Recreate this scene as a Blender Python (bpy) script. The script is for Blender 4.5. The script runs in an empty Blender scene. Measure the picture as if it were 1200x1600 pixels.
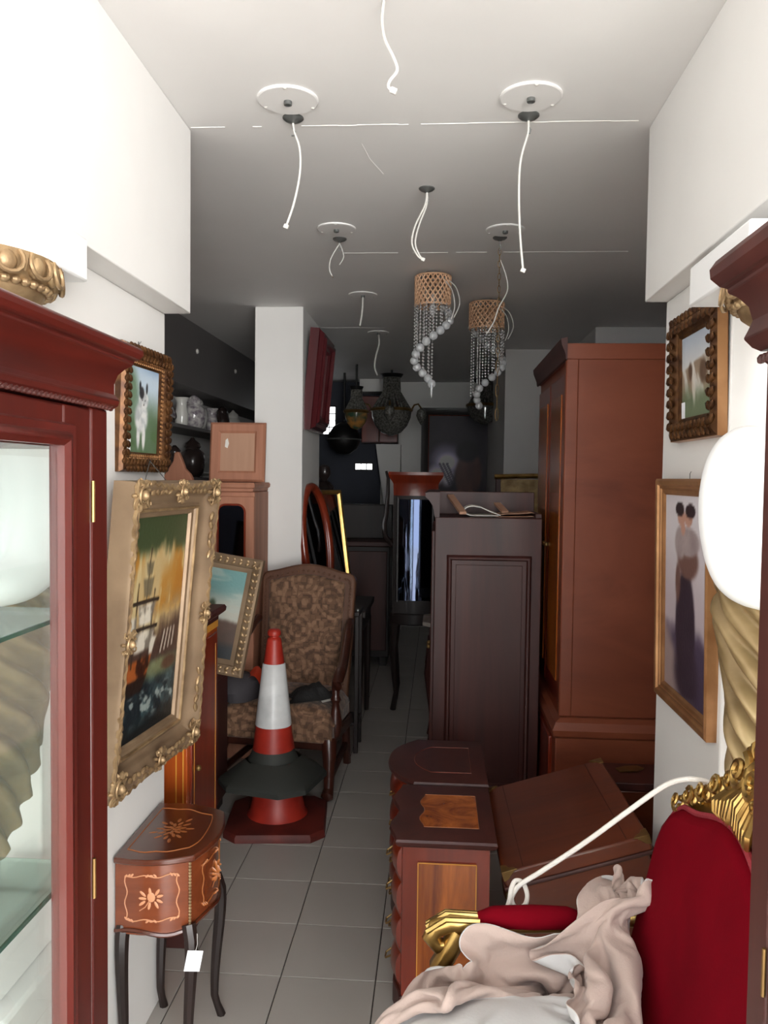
import bpy, math, random
from math import sin, cos, pi, radians as rad
from mathutils import Vector, Matrix, Euler, Quaternion

random.seed(7)
scene = bpy.context.scene
COL = scene.collection

# ------------------------------------------------------------------ camera
cam_data = bpy.data.cameras.new('camera')
cam_data.sensor_fit = 'VERTICAL'
cam_data.sensor_height = 32.0
cam_data.lens = 32.0 * 1260.0 / 1600.0
cam_data.clip_start = 0.02
cam = bpy.data.objects.new('camera', cam_data)
COL.objects.link(cam)
cam.matrix_world = (Matrix.Translation((0, 0, 1.6)) @ Matrix.Rotation(0.0667, 4, 'Z')
                    @ Matrix.Rotation(pi / 2 - 0.0426, 4, 'X') @ Matrix.Rotation(0.0125, 4, 'Z'))
scene.camera = cam

# ------------------------------------------------------------------ light
world = bpy.data.worlds.new('daylight')
scene.world = world
world.use_nodes = True
wbg = world.node_tree.nodes['Background']
wbg.inputs['Color'].default_value = (0.93, 0.96, 1.0, 1)
wbg.inputs['Strength'].default_value = 2.6

def area(name, loc, target, sx, sy, power, color=(1, 1, 1)):
    d = bpy.data.lights.new(name, 'AREA')
    d.shape = 'RECTANGLE'; d.size = sx; d.size_y = sy; d.energy = power; d.color = color
    o = bpy.data.objects.new(name, d); COL.objects.link(o)
    o.location = loc
    o.rotation_euler = (Vector(target) - Vector(loc)).to_track_quat('-Z', 'Y').to_euler()
    return o

# open shop front behind the camera: bright street, stronger from the right
area('shop_front_daylight', (2.3, -4.6, 1.6), (-0.4, 2.5, 1.5), 3.4, 2.8, 430, (1.0, 0.985, 0.96))
sd = bpy.data.lights.new('sun', 'SUN'); sd.energy = 13; sd.angle = 0.03; sd.color = (1, 0.985, 0.965)
sun = bpy.data.objects.new('sun', sd); COL.objects.link(sun); sun.location = (2, -5, 6)
sun.rotation_euler = (rad(32), 0, rad(35))

scene.view_settings.view_transform = 'Standard'
scene.view_settings.look = 'None'
scene.view_settings.gamma = 1.0
scene.view_settings.exposure = 0.68
scene.view_settings.use_curve_mapping = False

# ------------------------------------------------------------------ mesh helpers
class MB:
    def __init__(self):
        self.v = []; self.f = []
    def add(self, vs, fs):
        n = len(self.v)
        self.v += [tuple(p) for p in vs]
        self.f += [tuple(i + n for i in q) for q in fs]
        return self
    def box(self, x0, x1, y0, y1, z0, z1):
        return self.add([(x0, y0, z0), (x1, y0, z0), (x1, y1, z0), (x0, y1, z0), (x0, y0, z1), (x1, y0, z1), (x1, y1, z1), (x0, y1, z1)],
                        [(0, 3, 2, 1), (4, 5, 6, 7), (0, 1, 5, 4), (1, 2, 6, 5), (2, 3, 7, 6), (3, 0, 4, 7)])
    def obox(self, M, sx, sy, sz):
        m = MB().box(-sx / 2, sx / 2, -sy / 2, sy / 2, -sz / 2, sz / 2)
        return self.add([M @ Vector(p) for p in m.v], m.f)
    def loft(self, rings, closed=True, cap0=True, cap1=True):
        n = len(rings[0]); vs = [p for r in rings for p in r]; fs = []
        for i in range(len(rings) - 1):
            for j in range(n if closed else n - 1):
                k = (j + 1) % n
                fs.append((i * n + j, i * n + k, (i + 1) * n + k, (i + 1) * n + j))
        if cap0: fs.append(tuple(range(n - 1, -1, -1)))
        if cap1: fs.append(tuple((len(rings) - 1) * n + j for j in range(n)))
        return self.add(vs, fs)
    def lathe(self, prof, seg=20, c=(0, 0, 0), mod=None, cap0=True, cap1=True):
        rings = []
        for r, z in prof:
            ring = []
            for j in range(seg):
                a = 2 * pi * j / seg
                rr = r * (mod(a, z) if mod else 1)
                ring.append((c[0] + rr * cos(a), c[1] + rr * sin(a), c[2] + z))
            rings.append(ring)
        return self.loft(rings, True, cap0, cap1)
    def tube(self, pts, r, seg=8, closed=False, flat=1.0):
        P = [Vector(p) for p in pts]; n = len(P)
        R = r if isinstance(r, (list, tuple)) else [r] * n
        rings = []; up = None
        for i in range(n):
            if closed: t = P[(i + 1) % n] - P[i - 1]
            else: t = P[min(i + 1, n - 1)] - P[max(i - 1, 0)]
            t.normalize()
            if up is None:
                up = Vector((0, 0, 1)) if abs(t.z) < 0.9 else Vector((0, 1, 0))
            up = up - t * up.dot(t)
            if up.length < 1e-6: up = t.orthogonal()
            up.normalize(); s = t.cross(up)
            rings.append([P[i] + (s * cos(2 * pi * j / seg) * flat + up * sin(2 * pi * j / seg)) * R[i] for j in range(seg)])
        if closed:
            rings.append(rings[0]); return self.loft(rings, True, False, False)
        return self.loft(rings)
    def prism(self, poly, a0, a1, axis='z'):
        f = {'z': lambda u, v, w: (u, v, w), 'y': lambda u, v, w: (u, w, v), 'x': lambda u, v, w: (w, u, v)}[axis]
        n = len(poly)
        vs = [f(u, v, a0) for u, v in poly] + [f(u, v, a1) for u, v in poly]
        fs = [tuple(range(n - 1, -1, -1)), tuple(range(n, 2 * n))]
        fs += [(i, (i + 1) % n, n + (i + 1) % n, n + i) for i in range(n)]
        return self.add(vs, fs)
    def ball(self, c, r, seg=10, rings=6, M=None):
        rx, ry, rz = r if isinstance(r, (list, tuple)) else (r, r, r)
        vs = [(0, 0, -rz)]; fs = []
        for i in range(1, rings):
            a = pi * i / rings - pi / 2
            for j in range(seg):
                b = 2 * pi * j / seg
                vs.append((rx * cos(a) * cos(b), ry * cos(a) * sin(b), rz * sin(a)))
        vs.append((0, 0, rz)); top = len(vs) - 1
        for j in range(seg):
            k = (j + 1) % seg
            fs.append((0, 1 + k, 1 + j))
            for i in range(rings - 2):
                a = 1 + i * seg
                fs.append((a + j, a + k, a + seg + k, a + seg + j))
            fs.append((top, top - seg + j, top - seg + k))
        c = Vector(c)
        if M is None: vs = [Vector(p) + c for p in vs]
        else: vs = [M @ Vector(p) + c for p in vs]
        return self.add(vs, fs)
    def frame(self, w, h, prof):
        """mitred rectangular moulding in the XZ plane, front to -Y; prof = (outward, forward)"""
        rings = []
        for o, d in prof:
            a, b = w / 2 + o, h / 2 + o
            rings.append([(-a, -d, -b), (a, -d, -b), (a, -d, b), (-a, -d, b)])
        return self.loft(rings, True, False, False)
    def grid(self, fn, nu, nv):
        vs = [fn(i / nu, j / nv) for j in range(nv + 1) for i in range(nu + 1)]
        fs = [(j * (nu + 1) + i, j * (nu + 1) + i + 1, (j + 1) * (nu + 1) + i + 1, (j + 1) * (nu + 1) + i) for j in range(nv) for i in range(nu)]
        return self.add(vs, fs)
    def build(self, name, mat, parent=None, smooth=True, bevel=0, angle=40, sub=0, fix=True, seg=2):
        me = bpy.data.meshes.new(name)
        me.from_pydata([tuple(p) for p in self.v], [], self.f)
        me.validate(); 
        if fix:
            import bmesh
            bm = bmesh.new(); bm.from_mesh(me)
            bmesh.ops.recalc_face_normals(bm, faces=bm.faces); bm.to_mesh(me); bm.free()
        if smooth:
            me.polygons.foreach_set('use_smooth', [True] * len(me.polygons))
            if not sub: me.set_sharp_from_angle(angle=rad(angle))
        o = bpy.data.objects.new(name, me)
        COL.objects.link(o)
        if mat: me.materials.append(mat)
        if parent: o.parent = parent
        if bevel:
            m = o.modifiers.new('bevel', 'BEVEL'); m.width = bevel; m.segments = seg; m.limit_method = 'ANGLE'; m.angle_limit = rad(38)
            m.harden_normals = False
        if sub:
            m = o.modifiers.new('sub', 'SUBSURF'); m.levels = sub; m.render_levels = sub
        return o

def B(x0, x1, y0, y1, z0, z1): return MB().box(x0, x1, y0, y1, z0, z1)

def tag(o, label, cat, group=None):
    o['label'] = label; o['category'] = cat
    if group: o['group'] = group
    return o
def thing(name, label, cat, loc=(0, 0, 0), rot=(0, 0, 0), group=None):
    o = bpy.data.objects.new(name, None); COL.objects.link(o)
    o.empty_display_size = 0.05
    o.location = loc; o.rotation_euler = rot
    return tag(o, label, cat, group)
def struct(o, label=None, cat=None):
    o['kind'] = 'structure'
    if label: o['label'] = label
    if cat: o['category'] = cat
    return o
def share(src, parent, loc=(0, 0, 0), rot=(0, 0, 0), name=None):
    c = src.copy(); COL.objects.link(c); c.parent = parent; c.location = loc; c.rotation_euler = rot
    return c

# ------------------------------------------------------------------ materials
def lin(c):
    return tuple(((x / 255) / 12.92 if x / 255 <= 0.04045 else ((x / 255 + 0.055) / 1.055) ** 2.4) for x in c)
def new_mat(name):
    m = bpy.data.materials.new(name); m.use_nodes = True
    nt = m.node_tree; return m, nt, nt.nodes['Principled BSDF']
def mapped(nt, scale=(1, 1, 1), rot=(0, 0, 0)):
    tc = nt.nodes.new('ShaderNodeTexCoord'); mp = nt.nodes.new('ShaderNodeMapping')
    mp.inputs['Scale'].default_value = scale; mp.inputs['Rotation'].default_value = rot
    nt.links.new(tc.outputs['Object'], mp.inputs['Vector']); return mp.outputs[0]
def noise(nt, vec, scale, detail=4, distortion=0.0, rough=0.5):
    n = nt.nodes.new('ShaderNodeTexNoise'); n.inputs['Scale'].default_value = scale
    n.inputs['Detail'].default_value = detail; n.inputs['Distortion'].default_value = distortion; n.inputs['Roughness'].default_value = rough
    if vec: nt.links.new(vec, n.inputs['Vector'])
    return n.outputs['Fac']
def ramp(nt, fac, stops):
    r = nt.nodes.new('ShaderNodeValToRGB'); e = r.color_ramp.elements
    while len(e) < len(stops): e.new(0.5)
    for i, (p, c) in enumerate(stops):
        e[i].position = p; e[i].color = (*c, 1)
    nt.links.new(fac, r.inputs['Fac']); return r.outputs['Color']
def bump(nt, fac, bsdf, strength, dist=0.01):
    b = nt.nodes.new('ShaderNodeBump'); b.inputs['Strength'].default_value = strength; b.inputs['Distance'].default_value = dist
    nt.links.new(fac, b.inputs['Height']); nt.links.new(b.outputs[0], bsdf.inputs['Normal'])

def wood(name, dark, light, axis='z', scale=9, rough=0.32, coat=0.4, streak=0.09):
    m, nt, b = new_mat(name)
    s = {'x': (streak, 1, 1), 'y': (1, streak, 1), 'z': (1, 1, streak)}[axis]
    v = mapped(nt, s)
    n1 = noise(nt, v, scale, 6, 1.2, 0.6)
    col = ramp(nt, n1, [(0.3, lin(dark)), (0.7, lin(light))])
    nt.links.new(col, b.inputs['Base Color'])
    n2 = noise(nt, mapped(nt, tuple(x * 1 for x in s)), scale * 9, 3)
    bump(nt, n2, b, 0.08, 0.002)
    b.inputs['Roughness'].default_value = rough
    b.inputs['Coat Weight'].default_value = coat; b.inputs['Coat Roughness'].default_value = 0.15
    return m
def plain(name, c, rough=0.6, metal=0.0, var=0.0, scale=8, bmp=0.0, bscale=60, coat=0, sheen=0, c2=None, spec=None):
    m, nt, b = new_mat(name)
    b.inputs['Roughness'].default_value = rough; b.inputs['Metallic'].default_value = metal
    if var or c2:
        a = lin(c); z = lin(c2) if c2 else tuple(x * (1 - var) for x in a)
        nt.links.new(ramp(nt, noise(nt, mapped(nt), scale, 5, 0.3), [(0.35, z), (0.65, a)]), b.inputs['Base Color'])
    else: b.inputs['Base Color'].default_value = (*lin(c), 1)
    if bmp: bump(nt, noise(nt, mapped(nt), bscale, 4), b, bmp, 0.004)
    if coat: b.inputs['Coat Weight'].default_value = coat
    if sheen: b.inputs['Sheen Weight'].default_value = sheen
    if spec is not None: b.inputs['Specular IOR Level'].default_value = spec
    return m
def emit(name, c, s):
    m, nt, b = new_mat(name)
    b.inputs['Base Color'].default_value = (*c, 1); b.inputs['Emission Color'].default_value = (*c, 1); b.inputs['Emission Strength'].default_value = s
    return m
def thin_glass(name, tint=(0.96, 0.98, 0.97), refl=1.0):
    m = bpy.data.materials.new(name); m.use_nodes = True; nt = m.node_tree; nt.nodes.clear()
    o = nt.nodes.new('ShaderNodeOutputMaterial'); t = nt.nodes.new('ShaderNodeBsdfTransparent'); g = nt.nodes.new('ShaderNodeBsdfGlossy')
    mx = nt.nodes.new('ShaderNodeMixShader'); lw = nt.nodes.new('ShaderNodeLayerWeight'); lw.inputs['Blend'].default_value = 0.5
    pw = nt.nodes.new('ShaderNodeMath'); pw.operation = 'POWER'; pw.inputs[1].default_value = 4.0
    ma = nt.nodes.new('ShaderNodeMath'); ma.operation = 'MULTIPLY_ADD'; ma.inputs[1].default_value = 0.55 * refl; ma.inputs[2].default_value = 0.03 * refl
    t.inputs['Color'].default_value = (*tint, 1); g.inputs['Roughness'].default_value = 0.02
    nt.links.new(lw.outputs['Facing'], pw.inputs[0]); nt.links.new(pw.outputs[0], ma.inputs[0]); nt.links.new(ma.outputs[0], mx.inputs[0])
    nt.links.new(t.outputs[0], mx.inputs[1]); nt.links.new(g.outputs[0], mx.inputs[2]); nt.links.new(mx.outputs[0], o.inputs[0])
    return m
def canvas_mat():
    m, nt, b = new_mat('painted_canvas')
    a = nt.nodes.new('ShaderNodeVertexColor'); a.layer_name = 'paint'
    nt.links.new(a.outputs[0], b.inputs['Base Color']); b.inputs['Roughness'].default_value = 0.45
    bump(nt, noise(nt, mapped(nt), 90, 4), b, 0.25, 0.003)
    return m

M = {}
M['paint'] = plain('white_wall_paint', (236, 234, 231), 0.6, var=0.03, scale=3, bmp=0.06, bscale=40)
M['ceil'] = plain('ceiling_paint', (236, 234, 232), 0.6, var=0.04, scale=2, bmp=0.05, bscale=30)
M['seam'] = plain('chipped_plaster_seam', (240, 238, 234), 0.8)
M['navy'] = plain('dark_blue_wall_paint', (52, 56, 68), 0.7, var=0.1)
M['soffit'] = plain('dark_grey_surface', (96, 92, 91), 0.55, var=0.08, scale=2)  # darker grey than the walls, for the boxed-in beam and china shelves
M['tile'] = plain('grey_floor_tile', (182, 177, 171), 0.36, var=0.07, scale=2.5, bmp=0.02)
M['grout'] = plain('dark_grout', (66, 60, 56), 0.9)
M['mahogany'] = wood('red_mahogany', (56, 13, 9), (86, 25, 17), 'z', 7, 0.36, 0.2)
M['mahogany_x'] = wood('red_mahogany_cross', (56, 13, 9), (90, 27, 18), 'y', 7, 0.36, 0.2)
M['darkmah'] = wood('dark_mahogany', (54, 23, 20), (78, 36, 30), 'z', 6, 0.5, 0.04)
M['brownpanel'] = wood('brown_wardrobe_panel', (116, 56, 36), (146, 78, 52), 'x', 3, 0.42, 0.15, 0.3)
M['blackwood'] = wood('black_brown_wood', (20, 11, 9), (36, 20, 16), 'z', 8, 0.5, 0.1)
M['chairwood'] = wood('carved_chair_wood', (44, 20, 14), (72, 34, 23), 'z', 12, 0.35)
M['backwood'] = wood('carved_border_wood', (84, 54, 40), (110, 74, 54), 'z', 12, 0.5, 0.1)
M['orangewood'] = wood('orange_yew_wood', (146, 58, 18), (186, 88, 32), 'z', 9, 0.28, 0.6)
M['inlaywood'] = wood('figured_inlay_wood', (98, 34, 8), (204, 112, 40), 'z', 9, 0.25, 0.5, 0.16)
M['redwood'] = wood('cherry_red_wood', (104, 33, 16), (140, 52, 28), 'z', 8, 0.28, 0.6)
M['trunkwood'] = wood('trunk_wood', (70, 28, 14), (110, 50, 24), 'x', 5, 0.3, 0.4)
M['pinkwood'] = wood('raw_pinkish_wood', (158, 104, 80), (188, 130, 102), 'z', 7, 0.6, 0)
M['palewood'] = wood('pale_plywood', (176, 134, 108), (196, 154, 128), 'z', 5, 0.7, 0)
M['tablewood'] = wood('marquetry_brown_wood', (96, 44, 22), (128, 64, 34), 'x', 8, 0.25, 0.7)
M['tabledark'] = wood('marquetry_dark_wood', (70, 30, 16), (92, 42, 22), 'x', 8, 0.25, 0.7)
M['inlay'] = plain('pale_inlay', (206, 146, 108), 0.4)
M['inlay_dim'] = plain('amber_inlay', (156, 92, 46), 0.35)
M['line'] = plain('yellow_string_inlay', (214, 150, 60), 0.35)
M['gold'] = plain('polished_gold', (206, 172, 104), 0.28, 0.9, bmp=0.15, bscale=30, c2=(158, 122, 66))
M['oldgold'] = plain('antique_gold_leaf', (178, 150, 112), 0.45, 0.55, c2=(136, 110, 80), scale=20, bmp=0.25, bscale=80)
M['frameflat'] = plain('antique_bronze_gold', (152, 128, 102), 0.45, 0.35, c2=(124, 102, 80), scale=6)
M['bronze'] = plain('dark_bronze_gilding', (112, 76, 44), 0.4, 0.6, c2=(66, 40, 24), scale=25, bmp=0.3)
M['copper'] = plain('copper_gold_moulding', (188, 140, 96), 0.35, 0.6, c2=(150, 104, 66))
M['drapegold'] = plain('matt_gold_paint', (164, 140, 100), 0.38, 0.25, c2=(124, 102, 68), scale=7, bmp=0.1)
M['plaster'] = plain('white_plaster', (240, 240, 240), 0.45, bmp=0.04, bscale=25)
M['velvet'] = plain('crimson_velvet', (112, 4, 20), 0.9, c2=(94, 2, 15), scale=5, sheen=0.0, spec=0.06, bmp=0.1, bscale=200)
M['braid'] = plain('crimson_braid', (150, 44, 54), 0.8, bmp=0.4, bscale=150)
M['cordw'] = plain('white_cable', (206, 203, 197), 0.5)
M['rope'] = plain('off_white_rope', (226, 220, 212), 0.75, bmp=0.5, bscale=160)
M['steel'] = plain('brushed_steel', (150, 152, 150), 0.3, 0.9)
M['darksteel'] = plain('dark_steel', (104, 106, 104), 0.35, 0.45)
M['brass'] = plain('dull_brass', (150, 118, 70), 0.4, 0.7, c2=(110, 84, 48))
M['black'] = plain('black_iron', (20, 18, 18), 0.5, 0.3)
M['conered'] = plain('red_cone_plastic', (170, 46, 32), 0.45, c2=(140, 34, 24), scale=9)
M['conewhite'] = plain('reflective_white_sleeve', (214, 214, 214), 0.35, bmp=0.3, bscale=14, c2=(186, 186, 186))
M['rubber'] = plain('black_rubber', (44, 46, 42), 0.7)
M['conebase'] = plain('worn_red_rubber', (104, 34, 24), 0.6, c2=(76, 24, 18))
M['cloth_a'] = plain('pinkish_beige_cloth', (190, 168, 158), 0.9, bmp=0.25, bscale=220, sheen=0.2)
M['cloth_b'] = plain('white_lining_cloth', (206, 204, 203), 0.85, bmp=0.1, bscale=160)
M['paper'] = plain('paper_white', (238, 234, 226), 0.7)
M['tagp'] = plain('white_card', (240, 240, 246), 0.6)
M['porcelain'] = plain('white_porcelain', (214, 212, 206), 0.2, coat=0.4)
M['blueporc'] = plain('flowered_porcelain', (206, 202, 198), 0.2, c2=(120, 108, 120), scale=30, coat=0.4)
M['darkpot'] = plain('dark_glazed_pot', (52, 42, 40), 0.25, coat=0.3)
M['glass'] = thin_glass('cabinet_glass')
M['shelfglass'] = thin_glass('shelf_glass', (0.80, 0.90, 0.86), 1.0)
M['shelfedge'] = plain('green_glass_edge', (58, 84, 74), 0.15)
M['mirror'] = plain('mirror_silver', (196, 200, 204), 0.03, 1.0)
M['darkmirror'] = plain('dark_blue_glass', (84, 94, 118), 0.05, 1.0)
M['crystal'] = plain('clear_crystal', (226, 228, 230), 0.08, spec=0.8)
M['crystal'].node_tree.nodes['Principled BSDF'].inputs['Transmission Weight'].default_value = 0.55
M['beads'] = plain('grey_crystal_beads', (176, 172, 170), 0.12, spec=0.8)
M['beads'].node_tree.nodes['Principled BSDF'].inputs['Transmission Weight'].default_value = 0.3
M['darkbead'] = plain('smoky_bead_basket', (124, 122, 116), 0.25, c2=(66, 64, 60), scale=60, bmp=0.6, bscale=90)
M['weave'] = plain('copper_woven_shade', (214, 172, 138), 0.5, 0.1)
M['bulb'] = plain('white_bulb', (236, 236, 236), 0.3)
M['canvas'] = canvas_mat()
M['brocade_gold'] = plain('gold_brocade', (190, 164, 112), 0.6, c2=(132, 104, 62), scale=14, bmp=0.3)
M['pavement'] = plain('pale_pavement', (168, 164, 158), 0.85, var=0.1)
M['windowlight'] = emit('daylit_window_pane', (0.95, 0.97, 1.0), 2.2)
M['lace'] = plain('black_lace_cloth', (24, 22, 22), 0.8, bmp=0.8, bscale=80)
M['marble'] = plain('pale_marble', (200, 192, 182), 0.2, c2=(170, 160, 150), scale=12)
M['orangeflap'] = plain('orange_fabric', (206, 62, 30), 0.6)
M['greybag'] = plain('charcoal_fabric', (62, 58, 62), 0.8, bmp=0.2)

def brocade_mat():
    m, nt, b = new_mat('brown_patterned_upholstery')
    vec = mapped(nt, (1, 1, 1))
    v1 = nt.nodes.new('ShaderNodeTexVoronoi'); v1.distance = 'CHEBYCHEV'; v1.inputs['Scale'].default_value = 34; nt.links.new(vec, v1.inputs['Vector'])
    sep = nt.nodes.new('ShaderNodeSeparateColor'); nt.links.new(v1.outputs['Color'], sep.inputs[0])
    c1 = ramp(nt, sep.outputs[0], [(0.1, lin((124, 92, 68))), (0.9, lin((146, 110, 84)))])
    c2 = ramp(nt, v1.outputs['Distance'], [(0.40, (1, 1, 1)), (0.56, (0.42, 0.37, 0.33))])
    w = nt.nodes.new('ShaderNodeTexVoronoi'); w.inputs['Scale'].default_value = 7; nt.links.new(vec, w.inputs['Vector'])
    sn = nt.nodes.new('ShaderNodeMath'); sn.operation = 'SINE'
    ml = nt.nodes.new('ShaderNodeMath'); ml.operation = 'MULTIPLY'; ml.inputs[1].default_value = 26; nt.links.new(w.outputs['Distance'], ml.inputs[0]); nt.links.new(ml.outputs[0], sn.inputs[0])
    k = ramp(nt, sn.outputs[0], [(0.0, (0.55, 0.5, 0.46)), (0.12, (1, 1, 1))])
    mx0 = nt.nodes.new('ShaderNodeMix'); mx0.data_type = 'RGBA'; mx0.blend_type = 'MULTIPLY'; mx0.inputs[0].default_value = 0.8
    nt.links.new(c1, mx0.inputs[6]); nt.links.new(c2, mx0.inputs[7])
    mx = nt.nodes.new('ShaderNodeMix'); mx.data_type = 'RGBA'; mx.blend_type = 'MULTIPLY'; mx.inputs[0].default_value = 0.7
    nt.links.new(mx0.outputs[2], mx.inputs[6]); nt.links.new(k, mx.inputs[7]); nt.links.new(mx.outputs[2], b.inputs['Base Color'])
    b.inputs['Roughness'].default_value = 0.75; b.inputs['Sheen Weight'].default_value = 0.2
    bump(nt, v1.outputs['Distance'], b, 0.4, -0.004)
    return m
M['upholstery'] = brocade_mat()
# ------------------------------------------------------------------ setting
CE = 2.62
floor = struct(B(-2.1, 1.9, -0.6, 8.9, -0.12, -0.006).build('floor', M['grout']), 'grey ceramic tiled shop floor with dark joints', 'floor')
T = 0.3048
tx0, ty0 = -0.4796, 3.4055
proto = B(-T / 2 + 0.0018, T / 2 - 0.0018, -T / 2 + 0.0018, T / 2 - 0.0018, -0.006, 0).build('tile', M['tile'], floor, smooth=False, bevel=0.0012, seg=1)
far = MB(); first = True
for i in range(-6, 9):
    for j in range(-14, 19):
        cx, cy = tx0 + (i + 0.5) * T, ty0 + (j + 0.5) * T
        if not (-2.1 + T / 2 < cx < 1.9 - T / 2 and -0.6 + T / 2 < cy < 8.9 - T / 2): continue
        if -1.2 < cx < 0.75 and 1.4 < cy < 7.4:
            if first: proto.location = (cx, cy, 0); first = False
            else:
                c = share(proto, floor, (cx, cy, random.uniform(-0.0006, 0)))
        else:
            far.box(cx - T / 2 + 0.0018, cx + T / 2 - 0.0018, cy - T / 2 + 0.0018, cy + T / 2 - 0.0018, -0.006, 0)
o = far.build('outer_tiles', M['tile'], floor, smooth=False); o['kind'] = 'stuff'

ceil = struct(B(-2.1, 1.9, -0.6, 8.9, CE, CE + 0.1).build('ceiling', M['ceil']), 'flat pale grey plaster ceiling with chipped seams', 'ceiling')
def seam(x0, x1, y, n, gap=0.25):
    m = MB(); x = x0
    while x < x1:
        L = random.uniform(0.02, 0.12)
        if random.random() > gap: 
            w = random.uniform(0.001, 0.0028)
            yy = y + random.uniform(-0.002, 0.002)
            m.box(x, min(x + L, x1), yy - w, yy + w, CE - 0.0012, CE + 0.002)
        x += L
    return m
seam(-0.74, 0.55, 2.372, 20, 0.2).build('plaster_seam', M['seam'], ceil, smooth=False)
seam(-0.45, 1.0, 3.70, 20, 0.2).build('plaster_seam', M['seam'], ceil, smooth=False)
seam(-0.82, -0.38, 5.526, 20, 0.0).build('plaster_seam', M['seam'], ceil, smooth=False)
MB().tube([(-0.25, 2.50, CE), (-0.235, 2.62, CE), (-0.2, 2.75, CE)], 0.0012, 4).build('crack', M['seam'], ceil)
B(-0.46, -0.10, 1.74, 1.743, CE - 0.001, CE + 0.002).build('plaster_seam', M['seam'], ceil, smooth=False)

struct(B(-1.95, -0.825, 1.623, 2.39, 0, 2.082).build('wall_left', M['paint'], bevel=0.004), 'white pier wall behind the pictures and glazed cabinet', 'wall')
struct(B(-1.95, -0.747, 1.515, 2.39, 2.082, CE).build('trim_1', M['paint'], bevel=0.003), 'white boxed bulkhead above the pier by the glazed cabinet', 'bulkhead')
struct(B(-2.1, -1.95, -0.6, 8.9, 0, CE).build('wall_left_outer', M['paint']), 'long outer wall behind the china shelves', 'wall')
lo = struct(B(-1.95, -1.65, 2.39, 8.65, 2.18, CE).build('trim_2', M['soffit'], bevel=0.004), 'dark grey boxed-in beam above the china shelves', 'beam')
for y, z in ((5.42, 2.44), (6.45, 2.44)):
    MB().lathe([(0.0, 0), (0.016, 0), (0.018, 0.004), (0.012, 0.012), (0, 0.014)], 12).build('spot_stud', M['cordw'], lo).matrix_local = Matrix.Translation((-1.65, y, z)) @ Matrix.Rotation(pi / 2, 4, 'Y')
struct(B(0.655, 1.75, 1.88, 2.42, 0, 2.12).build('wall_right', M['paint'], bevel=0.004), 'white pier wall carrying two framed pictures beside wardrobe', 'wall')
struct(B(0.593, 1.75, 1.40, 2.42, 2.12, CE).build('trim_3', M['paint'], bevel=0.003), 'white boxed bulkhead above the pier by the wardrobe', 'bulkhead')
struct(B(1.75, 1.9, -0.6, 8.9, 0, CE).build('wall_right_outer', M['paint']), 'long outer wall behind the tall wardrobe', 'wall')
struct(B(0.513, 1.75, 6.446, 8.65, 0, CE).build('wall_right_back', M['paint'], bevel=0.004), 'grey white wall block behind the gold headboard', 'wall')
struct(B(1.03, 1.75, 5.5, 6.446, 0, CE).build('wall_right_niche', M['paint'], bevel=0.004), 'pale wall return seen above the tall wardrobe', 'wall')
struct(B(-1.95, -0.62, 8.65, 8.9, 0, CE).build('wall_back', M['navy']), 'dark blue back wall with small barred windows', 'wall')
struct(B(-0.62, 0.513, 8.65, 8.9, 0, CE).build('wall_back_white', M['paint']), 'white back wall behind the large dark painting', 'wall')
struct(B(-1.118, -0.824, 4.845, 5.545, 0, CE).build('wall_pillar', M['paint'], bevel=0.004), 'free-standing square white pillar behind the patterned armchair', 'pillar')
struct(MB().prism([(-0.66, 1.95), (-0.40, 1.95), (-0.40, 0.0), (-0.36, 0.0), (-0.30, 0.0), (-0.34, 0.0), (-0.38, 0.0), (-0.36, 0.0)][:3] + [(-0.37, 0.0)], 8.45, 8.65, 'y').build('wall_stair', M['paint']), 'white wall with slanting edge beside the dark back room', 'wall')
struct(B(-0.83, -0.43, 8.38, 8.65, 2.49, CE).build('trim_4', M['paint'], bevel=0.003), 'small white boxed beam above the brown wall cupboard', 'beam')
struct(B(-6, 6, -8, -0.6, -0.14, -0.02).build('floor_pavement', M['pavement']), 'pale pavement outside the open shop front', 'pavement')

def window(n, x0, x1, z0, z1, cols, rows, label):
    t = thing('window_%d' % n, label, 'window', ((x0 + x1) / 2, 8.65, z0)); t['kind'] = 'structure'
    w, h = x1 - x0, z1 - z0
    fr = MB().box(-w / 2 - 0.015, w / 2 + 0.015, -0.03, 0, -0.015, 0).box(-w / 2 - 0.015, w / 2 + 0.015, -0.03, 0, h, h + 0.015)
    fr.box(-w / 2 - 0.015, -w / 2, -0.03, 0, 0, h).box(w / 2, w / 2 + 0.015, -0.03, 0, 0, h)
    for i in range(1, cols): fr.box(-w / 2 + w * i / cols - 0.004, -w / 2 + w * i / cols + 0.004, -0.03, 0, 0, h)
    for i in range(1, rows): fr.box(-w / 2, w / 2, -0.03, 0, h * i / rows - 0.004, h * i / rows + 0.004)
    fr.build('window_frame', M['black'], t, smooth=False)
    for i in range(cols):
        for j in range(rows):
            B(-w / 2 + w * i / cols, -w / 2 + w * (i + 1) / cols, -0.012, -0.004, h * j / rows, h * (j + 1) / rows).build('pane', M['windowlight'], t, smooth=False)
window(1, -1.31, -1.113, 2.06, 2.35, 3, 4, 'small bright barred window beside the pillar')
window(2, -0.89, -0.71, 1.685, 1.745, 3, 1, 'narrow bright three-pane window slot in dark wall')

t = thing('wall_cupboard', 'brown wooden wall cupboard behind the bead chandelier', 'cupboard', (-0.62, 8.62, 1.96))
B(-0.19, 0.19, -0.2, 0.0, 0, 0.49).build('body', M['darkmah'], t, bevel=0.004)
for s in (-1, 1):
    d = B(0.005 if s > 0 else -0.185, 0.185 if s > 0 else -0.005, -0.22, -0.2, 0.01, 0.48).build('door', M['redwood'], t, bevel=0.004)
    MB().ball((0.02 * s, -0.23, 0.24), 0.01).build('knob', M['brass'], d)
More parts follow.
